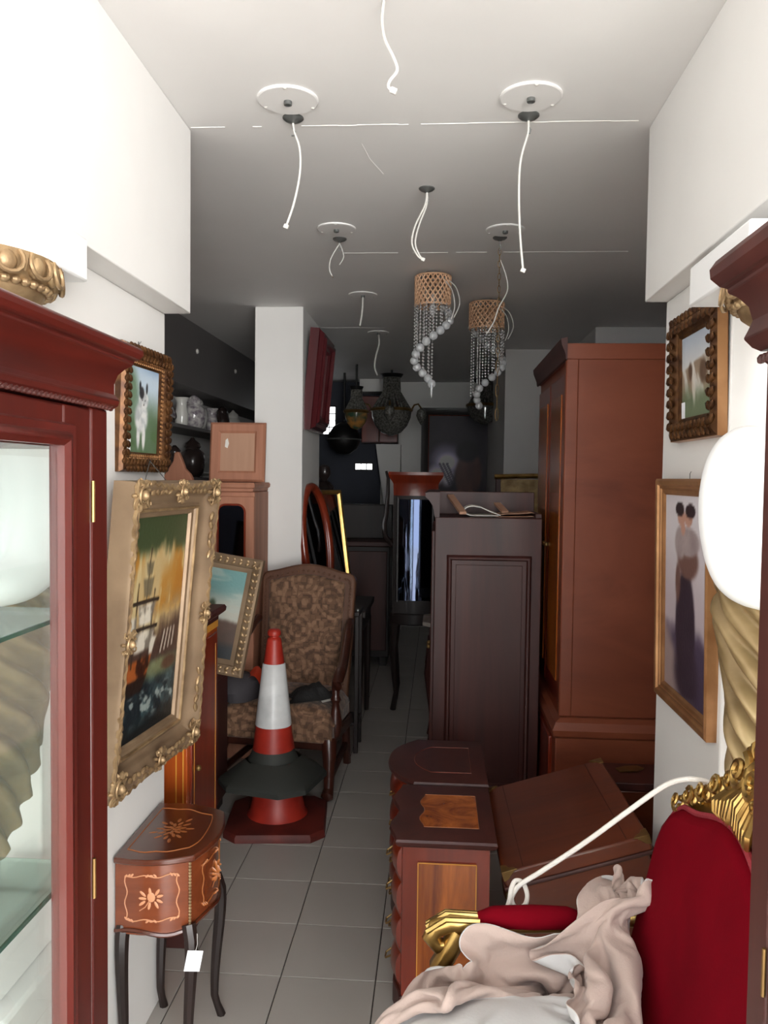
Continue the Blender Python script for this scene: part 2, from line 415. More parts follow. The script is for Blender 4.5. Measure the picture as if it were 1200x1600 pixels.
# ------------------------------------------------------------------ foreground vitrines
def cornice_ring(x0, x1, y0, y1, prof):
    rings = []
    for o, z in prof:
        rings.append([(x0 - o, y0 - o, z), (x1 + o, y0 - o, z), (x1 + o, y1 + o, z), (x0 - o, y1 + o, z)])
    return MB().loft(rings)
def rope_mould(x0, x1, y0, y1, z, r=0.006, pitch=0.012):
    m = MB()
    pts = [(x0, y0), (x1, y0), (x1, y1), (x0, y1)]
    for k in range(4):
        a, b = Vector(pts[k]), Vector(pts[(k + 1) % 4]); L = (b - a).length; n = int(L / pitch)
        d = (b - a) / L
        for i in range(n):
            p = a + d * (i + 0.5) * pitch
            Mx = Matrix.Rotation(math.atan2(d.y, d.x), 3, 'Z') @ Matrix.Rotation(0.7, 3, 'Y')
            m.ball((p.x, p.y, z), (0.0045, r, r * 1.25), 6, 4, Mx)
    return m
def vitrine(name, label, x0, x1, y0, y1, H, side, top_prof, rope_z, post=0.058, mat='mahogany', matx='mahogany_x', door_top=None, shelves=()):
    """glazed display cabinet; side=+1: door faces +X, -1: door faces -X"""
    t = thing(name, label, 'cabinet', (0, 0, 0))
    # plinth, posts, rails
    B(x0, x1, y0, y1, 0, 0.12).build('plinth', M[matx], t, bevel=0.006)
    for xa, ya in ((x0, y0), (x0, y1), (x1, y0), (x1, y1)):
        xx = (xa, xa + 0.04) if xa == x0 else (xa - 0.04, xa)
        yy = (ya, ya + post) if ya == y0 else (ya - post, ya)
        B(*xx, *yy, 0.12, H - 0.10).build('post', M[mat], t, bevel=0.004)
    B(x0 + 0.026, x1 - 0.026, y0 + 0.002, y1 - 0.002, H - 0.16, H - 0.10).build('top_panel', M[matx], t, bevel=0.002)
    cornice_ring(x0, x1, y0, y1, [(o, H + z) for o, z in top_prof]).build('cornice', M[matx], t, bevel=0.002, angle=30)
    rope_mould(x0 - 0.006, x1 + 0.006, y0 - 0.006, y1 + 0.006, rope_z).build('rope_moulding', M['darkmah'], t)
    # side glass at both ends and back glass
    for ya in (y0, y1):
        yy = ya + 0.02 if ya == y0 else ya - 0.02
        B(x0 + 0.04, x1 - 0.04, yy - 0.002, yy + 0.002, 0.12, H - 0.16).build('glass_pane', M['glass'], t, smooth=False)
    # doors (two) on the aisle face
    xf = x1 if side > 0 else x0
    xi = xf - side * 0.022
    ym = (y0 + y1) / 2
    dt = door_top or H - 0.104
    for a, b in ((y0 + post + 0.002, ym - 0.001), (ym + 0.001, y1 - post - 0.002)):
        xa, xb = min(xi, xf), max(xi, xf)
        d = MB()
        w = 0.085
        d.box(xa, xb, a, a + w, 0.13, dt).box(xa, xb, b - w, b, 0.13, dt).box(xa, xb, a + w, b - w, 0.13, 0.13 + w).box(xa, xb, a + w, b - w, dt - 0.055, dt)
        d = d.build('door', M[mat], t, bevel=0.004)
        # inner bead moulding
        bd = MB(); c = ((a + b) / 2, (0.13 + w + dt - 0.055) / 2); hw, hh = (b - a) / 2 - w, (dt - 0.055 - 0.13 - w) / 2
        rings = []
        for o, dd in ((-0.0015, -0.008), (-0.0015, 0.002), (0.006, 0.008), (0.013, 0.007), (0.017, 0.003), (0.026, 0.005), (0.03, -0.001)):
            X = xf + side * dd
            rings.append([(X, c[0] - hw - o, c[1] - hh - o), (X, c[0] + hw + o, c[1] - hh - o), (X, c[0] + hw + o, c[1] + hh + o), (X, c[0] - hw - o, c[1] + hh + o)])
        bd.loft(rings, True, False, False).build('bead_moulding', M['darkmah'] if mat == 'x' else M[mat], d)
        B((xa + xb) / 2 - 0.002, (xa + xb) / 2 + 0.002, a + w, b - w, 0.13 + w, dt - 0.055).build('glass_pane', M['glass'], d, smooth=False)
        hy = b + 0.003 if b > ym + 0.1 else a - 0.003
        for hz in (1.56, 1.0, 0.55):
            if hz < H - 0.2:
                MB().tube([(xf + side * 0.002, hy, hz - 0.03), (xf + side * 0.002, hy, hz + 0.03)], 0.0028, 8).build('hinge', M['brass'], d)
    for z in shelves:
        s = B(x0 + 0.03, x1 - 0.03, y0 + 0.03, y1 - 0.03, z, z + 0.006).build('glass_shelf', M['shelfglass'], t, smooth=False)
        xs = x1 - 0.03 if side > 0 else x0 + 0.03
        B(xs - 0.0015, xs + 0.0015, y0 + 0.03, y1 - 0.03, z, z + 0.0058).build('shelf_edge', M['shelfedge'], s, smooth=False)
    return t
profL = [(0.0, -0.10), (0.004, -0.10), (0.012, -0.094), (0.014, -0.084), (0.008, -0.076), (0.008, -0.060), (0.012, -0.046), (0.020, -0.036), (0.030, -0.028), (0.030, -0.022), (0.036, -0.020), (0.041, -0.012), (0.041, -0.004), (0.036, 0.0)]
vitrine('display_cabinet', 'red mahogany glazed display cabinet with glass shelves before the plaster figure', -0.93, -0.503, 0.22, 1.2, 1.797, 1, profL, 1.702, shelves=(1.392, 1.006), door_top=1.6945)
profR = [(0.0, -0.12), (0.006, -0.12), (0.014, -0.114), (0.022, -0.102), (0.018, -0.092), (0.014, -0.080), (0.018, -0.062), (0.028, -0.048), (0.038, -0.040), (0.038, -0.034), (0.046, -0.030), (0.055, -0.018), (0.056, -0.006), (0.050, 0.004), (0.042, 0.008)]
vitrine('tall_display_cabinet', 'dark mahogany display cabinet with deep moulded cornice beside the red throne', 0.409, 0.82, 0.15, 1.05, 1.885, -1, profR, 1.755, mat='darkmah', matx='darkmah', shelves=(1.3, 0.9))

# ------------------------------------------------------------------ plaster term figures
def sstep_(a, b, x):
    t_ = max(0, min(1, (x - a) / (b - a))); return t_ * t_ * (3 - 2 * t_)
def catmull(P, n=5):
    out = []
    for i in range(len(P) - 1):
        a, b, c, d = P[max(i - 1, 0)], P[i], P[i + 1], P[min(i + 2, len(P) - 1)]
        for k in range(n):
            q = k / n
            out.append(tuple(0.5 * (2 * y + (z - x) * q + (2 * x - 5 * y + 4 * z - w) * q * q + (3 * y - x - 3 * z + w) * q ** 3) for x, y, z, w in zip(a, b, c, d)))
    return out + [tuple(P[-1])]
def figure(name, label, loc, mirror, depth_back, front):
    """engaged plaster figure: stepped plinth, tapering shaft, gold drapery, white torso, gold capital, abacus"""
    t = thing(name, label, 'statue', loc)
    s = mirror
    pl = MB()
    for h0, h1, a in ((0, 0.30, 0.175), (0.30, 0.42, 0.158), (0.42, 0.58, 0.145), (0.58, 0.66, 0.155), (0.66, 0.78, 0.12), (0.78, 0.81, 0.13)):
        pl.box(-a, a, -a, a, h0, h1)
    pl.build('plinth', M['plaster'], t, bevel=0.008)
    # shaft + torso + head + arms
    m = MB()
    def ring(z, rx, ry, cx=0, cy=0, n=20): return [(cx + rx * cos(2 * pi * j / n), cy + ry * sin(2 * pi * j / n), z) for j in range(n)]
    m.loft([ring(*p) for p in catmull([(0.80, 0.055, 0.055), (1.0, 0.062, 0.062), (1.2, 0.09, 0.085), (1.34, 0.12, 0.105), (1.44, 0.12, 0.10), (1.54, 0.14, 0.11), (1.62, 0.15, 0.105), (1.68, 0.135, 0.085), (1.715, 0.075, 0.06), (1.74, 0.045, 0.045), (1.78, 0.042, 0.045)])])
    for k in (-1, 1): m.ball((0.058 * k, -0.095, 1.585), (0.042, 0.035, 0.042), 12, 8)
    m.ball((0, -0.012, 1.835), (0.058, 0.068, 0.078), 16, 12)
    m.ball((0, -0.078, 1.825), (0.010, 0.016, 0.018), 8, 6)
    m.ball((0, -0.062, 1.783), (0.022, 0.018, 0.014), 8, 6)
    for k in (-1, 1):
        m.ball((0.022 * k, -0.070, 1.842), (0.010, 0.008, 0.006), 8, 6)
        m.ball((0.058 * k, -0.005, 1.83), (0.010, 0.016, 0.020), 8, 6)
    # arms: shoulder down to elbow held out, forearm back to the hip
    for k in (-1, 1):
        arm = catmull([(0.09 * k, 0, 1.67, 0.04), (0.13 * k, -0.005, 1.652, 0.056), (0.153 * k, -0.01, 1.59, 0.058), (0.158 * k, -0.02, 1.50, 0.054), (0.148 * k, -0.05, 1.425, 0.047), (0.115 * k, -0.11, 1.40, 0.036), (0.07 * k, -0.15, 1.385, 0.024)])
        m.tube([p[:3] for p in arm], [p[3] for p in arm], 16)
        m.ball((0.05 * k, -0.16, 1.375), (0.028, 0.014, 0.02), 8, 6)
        for q in range(4):
            m.tube([(0.045 * k, -0.165, 1.385 - 0.009 * q), (0.018 * k, -0.172, 1.378 - 0.011 * q), (0.0, -0.168, 1.366 - 0.012 * q)], [0.0075, 0.007, 0.005], 6)
        m.tube([(0.055 * k, -0.158, 1.39), (0.04 * k, -0.17, 1.41)], [0.009, 0.006], 6)
    o = m.build('body', M['plaster'], t)
    r = o.modifiers.new('remesh', 'REMESH'); r.mode = 'VOXEL'; r.voxel_size = 0.0075; r.use_smooth_shade = True
    sm = o.modifiers.new('smooth', 'SMOOTH'); sm.factor = 0.5; sm.iterations = 8
    hm = MB()   # wavy hair around the head
    for i in range(26):
        a = pi * (0.02 + 0.96 * i / 25); p = []
        for j in range(6):
            q = j / 5
            p.append((0.066 * cos(a) * (1 + 0.05 * sin(6 * q + i)), 0.01 + 0.062 * abs(sin(a)) * (0.3 + 0.8 * q), 1.90 - 0.13 * q - 0.015 * abs(cos(a))))
        hm.tube(p, 0.011, 6)
    hm.build('hair', M['plaster'], t)
    # gold drapery: diagonal swept folds round the hips, falling to a point
    NZ, NA = 110, 220
    rings = []
    for i in range(NZ + 1):
        q = i / NZ
        ring_ = []
        for j in range(NA):
            a = 2 * pi * j / NA
            tip = 0.5 + 0.5 * cos(a - (-pi / 2 + s * 0.55))      # longest fall towards the aisle corner
            z = 1.40 + 0.03 * sin(a * 2 + 1) - q * (0.30 + 0.26 * tip ** 1.6)
            base = 0.162 - 0.07 * max(0, (1.34 - z) / 0.5) ** 1.1
            if z > 1.34: base = 0.155 + 0.007 * (1.40 - z) / 0.06
            tt = max(0.0, 1.43 - z)
            ph = -12 * a + 66 * tt + 66 * 0.2 * (1 - math.exp(-tt / 0.2)) + 0.8 * sin(2 * a + 1) + 0.4 * sin(5 * a + 9 * tt)
            w = (0.5 + 0.5 * sin(ph + 0.5 * cos(ph))) ** 2.0
            amp = 0.027 * (0.75 + 0.35 * sin(3 * a + 11 * tt)) + 0.006
            rr = base - 0.013 + amp * w * min(1, 0.6 + 2.5 * q) + 0.0015 * sin(2.7 * ph + 5 * a)
            if i == NZ: rr *= 0.86
            ring_.append((rr * cos(a), 0.92 * rr * sin(a), z))
        rings.append(ring_)
    MB().loft(rings, True, False, True).build('drapery', M['drapegold'], t, angle=80)
    # rolled upper edge of the drape
    MB().tube([(0.158 * cos(2 * pi * j / 40), 0.145 * sin(2 * pi * j / 40), 1.398 + 0.03 * sin(4 * pi * j / 40 + 1) + 0.004 * sin(9 * j)) for j in range(40)], [0.017 + 0.004 * sin(j * 1.3) for j in range(40)], 8, True).build('drape_roll', M['drapegold'], t)
    # capital
    cap = MB().lathe([(0.06, 1.885), (0.075, 1.89), (0.115, 1.905), (0.135, 1.92), (0.14, 1.932), (0.143, 1.942), (0.15, 1.95), (0.160, 1.965), (0.166, 1.98), (0.166, 1.99), (0.1, 1.99)], 40)
    cap = cap.build('capital', M['oldgold'], t)
    eg = MB()
    for i in range(16):
        a = 2 * pi * (i + 0.5) / 16; R_ = Matrix.Rotation(a, 3, 'Z')
        eg.ball(R_ @ Vector((0.158, 0, 1.967)), (0.014, 0.019, 0.021), 10, 8, R_)
        pts = [R_ @ Vector((0.162 + 0.010 * cos(b * 0.5), 0.026 * sin(b), 1.970 - 0.024 * cos(b))) for b in [k * pi * 1.5 / 10 - pi * 0.75 for k in range(11)]]
        eg.tube(pts, 0.0042, 6)
        a2 = 2 * pi * i / 16; R2 = Matrix.Rotation(a2, 3, 'Z')
        eg.tube([R2 @ Vector((0.168, 0, 1.985)), R2 @ Vector((0.162, 0, 1.955))], [0.006, 0.003], 6)
    eg.build('egg_and_dart', M['oldgold'], cap)
    bd = MB()
    for i in range(44):
        a = 2 * pi * i / 44
        bd.ball((0.147 * cos(a), 0.147 * sin(a), 1.940), (0.0095, 0.0095, 0.008), 8, 6)
    bd.build('bead_ring', M['oldgold'], cap)
    B(-0.16, 0.16, front, depth_back, 1.99, 2.078).build('abacus', M['plaster'], t, bevel=0.005)
    return t
figure('plaster_figure', 'white plaster figure with gold drapery seen behind the glazed cabinet', (-0.88, 1.447, 0), 1, 0.174, -0.03)
fr_ = figure('plaster_figure', 'white plaster figure with gold drapery standing behind the red throne', (0.715, 1.60, 0), -1, 0.27, -0.08)
# ------------------------------------------------------------------ painted canvases
def hash2(i, j, s=0):
    n = math.sin(i * 127.1 + j * 311.7 + s * 74.7) * 43758.5453
    return n - math.floor(n)
def vnoise(x, y, s=0):
    i, j = math.floor(x), math.floor(y); u, v = x - i, y - j
    u, v = u * u * (3 - 2 * u), v * v * (3 - 2 * v)
    a = hash2(i, j, s) * (1 - u) + hash2(i + 1, j, s) * u
    b = hash2(i, j + 1, s) * (1 - u) + hash2(i + 1, j + 1, s) * u
    return a * (1 - v) + b * v
def fbm(x, y, s=0, o=4):
    t, a, n = 0, 0.5, 0
    for _ in range(o):
        t += a * vnoise(x, y, s); n += a; a *= 0.5; x *= 2; y *= 2
    return t / n
def mix(a, b, t):
    t = max(0, min(1, t)); return tuple(p * (1 - t) + q * t for p, q in zip(a, b))
def sstep(a, b, x):
    t = max(0, min(1, (x - a) / (b - a))); return t * t * (3 - 2 * t)
def ell(u, v, cx, cy, rx, ry, soft=0.15):
    d = math.hypot((u - cx) / rx, (v - cy) / ry); return 1 - sstep(1 - soft, 1 + soft, d)
def seg_d(u, v, a, b):
    ax, ay = a; bx, by = b; dx, dy = bx - ax, by - ay
    t = max(0, min(1, ((u - ax) * dx + (v - ay) * dy) / (dx * dx + dy * dy)))
    return math.hypot(u - ax - t * dx, v - ay - t * dy)
def canvas(w, h, fn, parent, nx=70, y=0.0, name='canvas'):
    ny = max(10, int(nx * h / w))
    m = MB().grid(lambda u, v: ((u - 0.5) * w, y, (v - 0.5) * h), nx, ny)
    o = m.build(name, M['canvas'], parent, smooth=False, fix=False)
    ca = o.data.color_attributes.new('paint', 'FLOAT_COLOR', 'POINT')
    flat = []
    for j in range(ny + 1):
        for i in range(nx + 1):
            flat += [*lin(fn(i / nx, j / ny)), 1.0]
    ca.data.foreach_set('color', flat)
    return o

def quad_in(u, v, P, soft=0.012):
    d = 1e9
    for i in range(len(P)):
        (ax, ay), (bx, by) = P[i], P[(i + 1) % len(P)]
        L = math.hypot(bx - ax, by - ay); d = min(d, ((u - ax) * (by - ay) - (v - ay) * (bx - ax)) / L)
    return sstep(-soft, soft, d)
def paint_ship(u, v):
    n = fbm(u * 6, v * 6, 1); st = fbm(u * 16, v * 5, 12)
    sky = mix((186, 162, 116), (170, 112, 36), sstep(0.35, 0.7, fbm(u * 3 + 1, v * 3, 3)) * sstep(0.5, 0.62, v))
    sky = mix(sky, (58, 70, 44), sstep(0.80, 0.88, v + 0.16 * (st - 0.5)))
    sky = mix(sky, (206, 190, 146), 0.75 * sstep(0.55, 0.7, st) * sstep(0.87, 0.80, v) * sstep(0.45, 0.7, v + 0.3 * u))
    sky = mix(sky, (146, 122, 92), 0.6 * sstep(0.5, 0.66, fbm(u * 7, v * 10, 21)) * sstep(0.68, 0.55, v))
    sky = mix(sky, (70, 50, 42), sstep(0.50, 0.40, v + 0.12 * (st - 0.5) - 0.05 * u))
    sea = mix((20, 30, 36), (52, 70, 74), sstep(0.45, 0.75, fbm(u * 9, v * 16, 9)))
    sea = mix(sea, (132, 134, 92), 0.8 * ell(u, v, 0.68, 0.30, 0.35, 0.05, 0.7))
    sea = mix(sea, (166, 176, 170), 0.75 * sstep(0.60, 0.74, fbm(u * 10 + v * 5, v * 24, 11)) * sstep(0.26, 0.16, v) * sstep(0.04, 0.1, v))
    sea = mix(sea, (12, 18, 20), sstep(0.12, 0.0, v))
    c = mix(sea, sky, sstep(0.30, 0.35, v + 0.04 * (n - 0.5)))
    c = mix(c, mix((50, 20, 10), (150, 78, 34), sstep(0.45, 0.6, fbm(u * 14, v * 14, 4))), quad_in(u, v, [(0.06, 0.36), (0.5, 0.37), (0.42, 0.26), (0.1, 0.27)]) )
    c = mix(c, (30, 18, 14), quad_in(u, v, [(0.08, 0.275), (0.43, 0.28), (0.36, 0.215), (0.12, 0.215)]))
    for a, b in (((0.30, 0.34), (0.36, 0.85)), ((0.16, 0.34), (0.19, 0.70)), ((0.43, 0.34), (0.47, 0.66)), ((0.12, 0.62), (0.55, 0.615)), ((0.14, 0.50), (0.55, 0.495))):
        c = mix(c, (46, 36, 28), 1 - sstep(0.006, 0.012, seg_d(u, v, a, b)))
    for P in ([(0.20, 0.61), (0.50, 0.605), (0.44, 0.515), (0.24, 0.515)], [(0.14, 0.49), (0.52, 0.485), (0.46, 0.40), (0.20, 0.395)], [(0.10, 0.56), (0.2, 0.56), (0.19, 0.46), (0.08, 0.44)], [(0.44, 0.46), (0.56, 0.44), (0.50, 0.37), (0.45, 0.37)]):
        s = quad_in(u, v, P)
        c = mix(c, mix((212, 204, 188), (120, 112, 100), sstep(0.42, 0.66, fbm(u * 10, v * 12, 8))), 0.95 * s)
    for P in ([(0.26, 0.72), (0.44, 0.72), (0.41, 0.64), (0.29, 0.64)], [(0.29, 0.79), (0.42, 0.79), (0.40, 0.735), (0.32, 0.735)]):
        c = mix(c, mix((82, 78, 62), (120, 108, 84), st), 0.85 * quad_in(u, v, P))
    c = mix(c, (78, 52, 38), ell(u, v, 0.84, 0.29, 0.13, 0.03, 0.4))
    for k in range(4):
        c = mix(c, (196, 184, 168), 0.9 * (1 - sstep(0.005, 0.016, seg_d(u, v, (0.66 + 0.07 * k, 0.36 + 0.005 * k), (0.71 + 0.06 * k, 0.45)))))
    return c
def paint_cat(u, v):
    c = mix((96, 120, 92), (190, 206, 220), sstep(0.35, 0.8, v + 0.1 * (fbm(u * 4, v * 4, 2) - 0.5)))
    c = mix(c, (150, 176, 204), sstep(0.85, 1.0, v) * u)
    c = mix(c, (86, 112, 76), sstep(0.5, 0.7, fbm(u * 7, v * 9, 4)) * sstep(0.45, 0.2, v))
    c = mix(c, (112, 136, 112), ell(u, v, 0.15, 0.7, 0.22, 0.25, 0.5))
    body = max(ell(u, v, 0.48, 0.42, 0.19, 0.18, 0.25), ell(u, v, 0.53, 0.62, 0.14, 0.11, 0.2), ell(u, v, 0.40, 0.22, 0.05, 0.15, 0.3), ell(u, v, 0.56, 0.22, 0.05, 0.16, 0.3))
    c = mix(c, mix((226, 226, 224), (180, 184, 186), sstep(0.4, 0.7, fbm(u * 9, v * 9, 6))), body)
    c = mix(c, (52, 52, 56), max(ell(u, v, 0.47, 0.70, 0.07, 0.07, 0.25), ell(u, v, 0.42, 0.77, 0.03, 0.06, 0.3), ell(u, v, 0.62, 0.76, 0.03, 0.06, 0.3)))
    c = mix(c, (60, 54, 50), max(ell(u, v, 0.49, 0.62, 0.014, 0.012), ell(u, v, 0.58, 0.62, 0.014, 0.012), ell(u, v, 0.54, 0.57, 0.018, 0.01)))
    return c
def paint_land(u, v):
    c = mix((120, 170, 168), (206, 204, 190), sstep(0.85, 0.5, v + 0.15 * (fbm(u * 3, v * 8, 2) - 0.5)))
    c = mix(c, (196, 206, 196), 0.6 * sstep(0.52, 0.66, fbm(u * 3, v * 9, 7)))
    g = mix((66, 52, 44), (104, 74, 60), fbm(u * 8, v * 8, 3))
    c = mix(g, c, sstep(0.40, 0.46, v + 0.06 * (fbm(u * 8, 0, 1) - 0.5)))
    c = mix(c, (70, 84, 60), max(ell(u, v, 0.68, 0.50, 0.08, 0.07, 0.5), ell(u, v, 0.68, 0.58, 0.035, 0.06, 0.5)))
    c = mix(c, (40, 44, 48), sstep(0.22, 0.1, v))
    return tuple(q * 0.82 for q in c)
def paint_hills(u, v):
    c = mix((176, 186, 200), (206, 206, 206), sstep(1, 0.6, v))
    m = 0.62 + 0.16 * (u - 0.2) + 0.05 * (fbm(u * 5, 0, 2) - 0.5)
    c = mix(mix((150, 130, 110), (206, 200, 192), sstep(0.45, 0.6, fbm(u * 8 + v * 4, v * 3, 5))), c, sstep(m - 0.02, m + 0.02, v))
    c = mix(c, (108, 120, 92), sstep(0.45, 0.2, v + 0.2 * (fbm(u * 6, v * 6, 8) - 0.5)))
    c = mix(c, (214, 206, 196), 0.8 * ell(u, v, 0.38 + 0.1 * (0.4 - v), 0.4, 0.05, 0.22, 0.4))
    c = mix(c, (96, 72, 54), max(ell(u, v, 0.28, 0.55, 0.06, 0.10, 0.4), ell(u, v, 0.66, 0.52, 0.10, 0.14, 0.4)))
    return c
def paint_figure(u, v):
    c = mix((190, 176, 182), (212, 206, 210), sstep(0.4, 0.9, v + 0.1 * (fbm(u * 4, v * 5, 3) - 0.5)))
    c = mix(c, (70, 58, 80), sstep(0.46, 0.34, v + 0.22 * abs(u - 0.5) - 0.08 * (fbm(u * 6, v * 6, 5) - 0.5)))
    c = mix(c, (156, 136, 134), sstep(0.16, 0.02, v + 0.5 * (u - 0.5)))
    dark = max(ell(u, v, 0.50, 0.36, 0.22, 0.28, 0.12), ell(u, v, 0.52, 0.12, 0.26, 0.14, 0.4))
    c = mix(c, mix((42, 30, 42), (58, 44, 58), fbm(u * 8, v * 8, 2)), dark)
    c = mix(c, (110, 78, 70), max(ell(u, v, 0.55, 0.68, 0.23, 0.09, 0.2), ell(u, v, 0.33, 0.56, 0.06, 0.10, 0.3)))
    c = mix(c, mix((176, 162, 160), (140, 122, 124), fbm(u * 9, v * 9, 4)), max(ell(u, v, 0.55, 0.77, 0.25, 0.07, 0.15), ell(u, v, 0.38, 0.76, 0.13, 0.08, 0.2)))
    c = mix(c, (188, 142, 124), max(ell(u, v, 0.40, 0.885, 0.09, 0.04, 0.15), ell(u, v, 0.56, 0.885, 0.09, 0.04, 0.15), ell(u, v, 0.44, 0.83, 0.05, 0.03, 0.2)))
    c = mix(c, (44, 28, 32), max(ell(u, v, 0.36, 0.925, 0.10, 0.035, 0.15), ell(u, v, 0.60, 0.92, 0.11, 0.035, 0.15)))
    return c
def paint_dark(u, v):
    c = mix((26, 20, 28), (46, 36, 46), fbm(u * 4, v * 4, 3))
    c = mix(c, (120, 114, 138), ell(u, v, 0.28, 0.50, 0.25, 0.17, 0.4))
    c = mix(c, (196, 190, 204), max(ell(u, v, 0.30, 0.48, 0.16, 0.10, 0.4), ell(u, v, 0.14, 0.34, 0.16, 0.10, 0.5), ell(u, v, 0.3, 0.34, 0.10, 0.12, 0.5)))
    for k in range(3):
        if seg_d(u, v, (0.18 + 0.06 * k, 0.46), (0.34 + 0.05 * k, 0.24)) < 0.018: c = mix(c, (46, 40, 54), 0.6)
    c = mix(c, mix((96, 62, 52), (64, 42, 40), fbm(u * 9, v * 5, 6)), max(ell(u, v, 0.60, 0.32, 0.17, 0.24, 0.2), ell(u, v, 0.75, 0.36, 0.10, 0.2, 0.3)))
    c = mix(c, (24, 18, 22), ell(u, v, 0.62, 0.60, 0.17, 0.11, 0.3))
    c = mix(c, (112, 76, 62), max(ell(u, v, 0.5, 0.08, 0.1, 0.09, 0.2), ell(u, v, 0.68, 0.08, 0.1, 0.09, 0.2)))
    return tuple(min(255, q * 1.35) for q in c)

# ------------------------------------------------------------------ picture frames
def picture(name, label, loc, rot, w, h, prof, fmat, fn, cat='painting', nx=70, back=0.02, cy=-0.006, group=None):
    """w,h: visible canvas; local front is -Y; origin at the centre of the back"""
    t = thing(name, label, cat, loc, rot, group)
    f = MB().frame(w, h, prof)
    o = max(p[0] for p in prof)
    f.build('frame', M[fmat], t, angle=28)
    B(-w / 2 - o * 0.6, w / 2 + o * 0.6, -0.004, 0.0, -h / 2 - o * 0.6, h / 2 + o * 0.6).build('backing', M['palewood'], t, smooth=False)
    if fn: canvas(w + 0.004, h + 0.004, fn, t, nx, cy - 0.004)
    return t
def leaf_run(mb, w, h, o, d, pitch, size, seed=0):
    """carved leaf beads round a frame at outward offset o and height d"""
    rnd = random.Random(seed)
    a, b = w / 2 + o, h / 2 + o
    for (p, q) in (((-a, -b), (a, -b)), ((a, -b), (a, b)), ((a, b), (-a, b)), ((-a, b), (-a, -b))):
        L = math.hypot(q[0] - p[0], q[1] - p[1]); n = max(2, int(L / pitch)); ang = math.atan2(q[1] - p[1], q[0] - p[0])
        for i in range(n):
            s = (i + 0.5) / n
            x, z = p[0] + (q[0] - p[0]) * s, p[1] + (q[1] - p[1]) * s
            for k in (-1, 1):
                A = Matrix.Rotation(-(ang + k * 0.75), 3, 'Y')
                off = Vector((-sin(ang), 0, cos(ang))) * k * size[1] * 0.6
                mb.ball(Vector((x, -d, z)) + off, (size[0], size[2], size[1] * 0.5), 6, 4, A)
    return mb
def spiral(mb, c, r0, turns, r, d, flip=1, a0=0, n=22):
    pts = []
    for i in range(n):
        q = i / (n - 1); a = a0 + flip * q * turns * 2 * pi
        rr = r0 * (1 - 0.85 * q)
        pts.append((c[0] + rr * cos(a), c[1] - d * (0.6 + 0.6 * q), c[2] + rr * sin(a)))
    mb.tube(pts, [r * (1 - 0.4 * i / (n - 1)) for i in range(n)], 6)
def cartouche(mb, c, R, d, a0=0):
    mb.ball((c[0], c[1] - d, c[2]), (R * 0.28, d * 0.9, R * 0.34), 10, 6)
    mb.tube([(c[0] + R * 0.45 * cos(2 * pi * k / 20), c[1] - d * 0.9, c[2] + R * 0.52 * sin(2 * pi * k / 20)) for k in range(20)], R * 0.09, 6, True)
    for k in range(9):
        a = a0 + 2 * pi * k / 9
        A = Matrix.Rotation(-a, 3, 'Y')
        mb.ball((c[0] + R * 0.75 * cos(a), c[1] - d * 0.5, c[2] + R * 0.75 * sin(a)), (R * 0.34, d * 0.55, R * 0.15), 6, 4, A)
    for k in (-1, 1):
        spiral(mb, (c[0] + k * R * 0.75, c[1], c[2] - R * 0.5), R * 0.32, 1.4, R * 0.08, d, k, a0)
        spiral(mb, (c[0] + k * R * 0.6, c[1], c[2] + R * 0.7), R * 0.26, 1.3, R * 0.08, d, -k, a0 + 1)

# large ship painting, tilted forward off the pier wall
W, H = 0.335, 0.60
prof = [(0.0, 0.0), (-0.004, 0.012), (0.0, 0.020), (0.010, 0.022), (0.014, 0.028), (0.024, 0.030), (0.030, 0.026), (0.040, 0.028), (0.055, 0.040), (0.072, 0.058), (0.082, 0.064), (0.090, 0.062), (0.094, 0.050), (0.092, 0.0)]
ship = picture('ship_painting', 'large sailing ship painting in ornate swept gold frame tilted off white pier', (-0.775, 2.13, 1.195), (rad(5.0), 0, rad(90 - 6)), W, H, prof, 'frameflat', paint_ship, nx=90)
m = MB()
for sx in (-1, 1):
    for sz in (-1, 1):
        cartouche(m, (sx * (W / 2 + 0.062), -0.05, sz * (H / 2 + 0.062)), 0.040, 0.016, sx)
for sz in (-1, 1): cartouche(m, (0, -0.052, sz * (H / 2 + 0.068)), 0.032, 0.014)
for sx in (-1, 1): cartouche(m, (sx * (W / 2 + 0.068), -0.052, 0.0), 0.032, 0.014, 1)
a, b = W / 2 + 0.088, H / 2 + 0.088     # scalloped outer rope
pts = []
for (p, q) in (((-a, -b), (a, -b)), ((a, -b), (a, b)), ((a, b), (-a, b)), ((-a, b), (-a, -b))):
    L = math.hypot(q[0] - p[0], q[1] - p[1]); n = int(L / 0.008); nx_, nz_ = (q[1] - p[1]) / L, -(q[0] - p[0]) / L
    for i in range(n):
        s = i / n
        wv = 0.004 * sin(s * L / 0.035 * 2 * pi) + 0.007 * cos(2 * pi * s) - 0.003
        pts.append((p[0] + (q[0] - p[0]) * s + nx_ * wv, -0.061, p[1] + (q[1] - p[1]) * s + nz_ * wv))
m.tube(pts, 0.0055, 6, True)
for sx in (-1, 1):                       # trailing leaves beside corners
    for sz in (-1, 1):
        for k in range(5):
            m.ball((sx * (W / 2 + 0.068), -0.056, sz * (H / 2 - 0.01 - 0.028 * k)), (0.010 - 0.001 * k, 0.006, 0.016), 6, 4, Matrix.Rotation(sx * sz * 0.5 * (-1) ** k, 3, 'Y'))
            m.ball((sx * (W / 2 - 0.005 - 0.024 * k), -0.056, sz * (H / 2 + 0.068)), (0.014, 0.006, 0.009 - 0.001 * k), 6, 4, Matrix.Rotation(sx * sz * 0.5 * (-1) ** k, 3, 'Y'))
m.build('carving', M['oldgold'], ship)
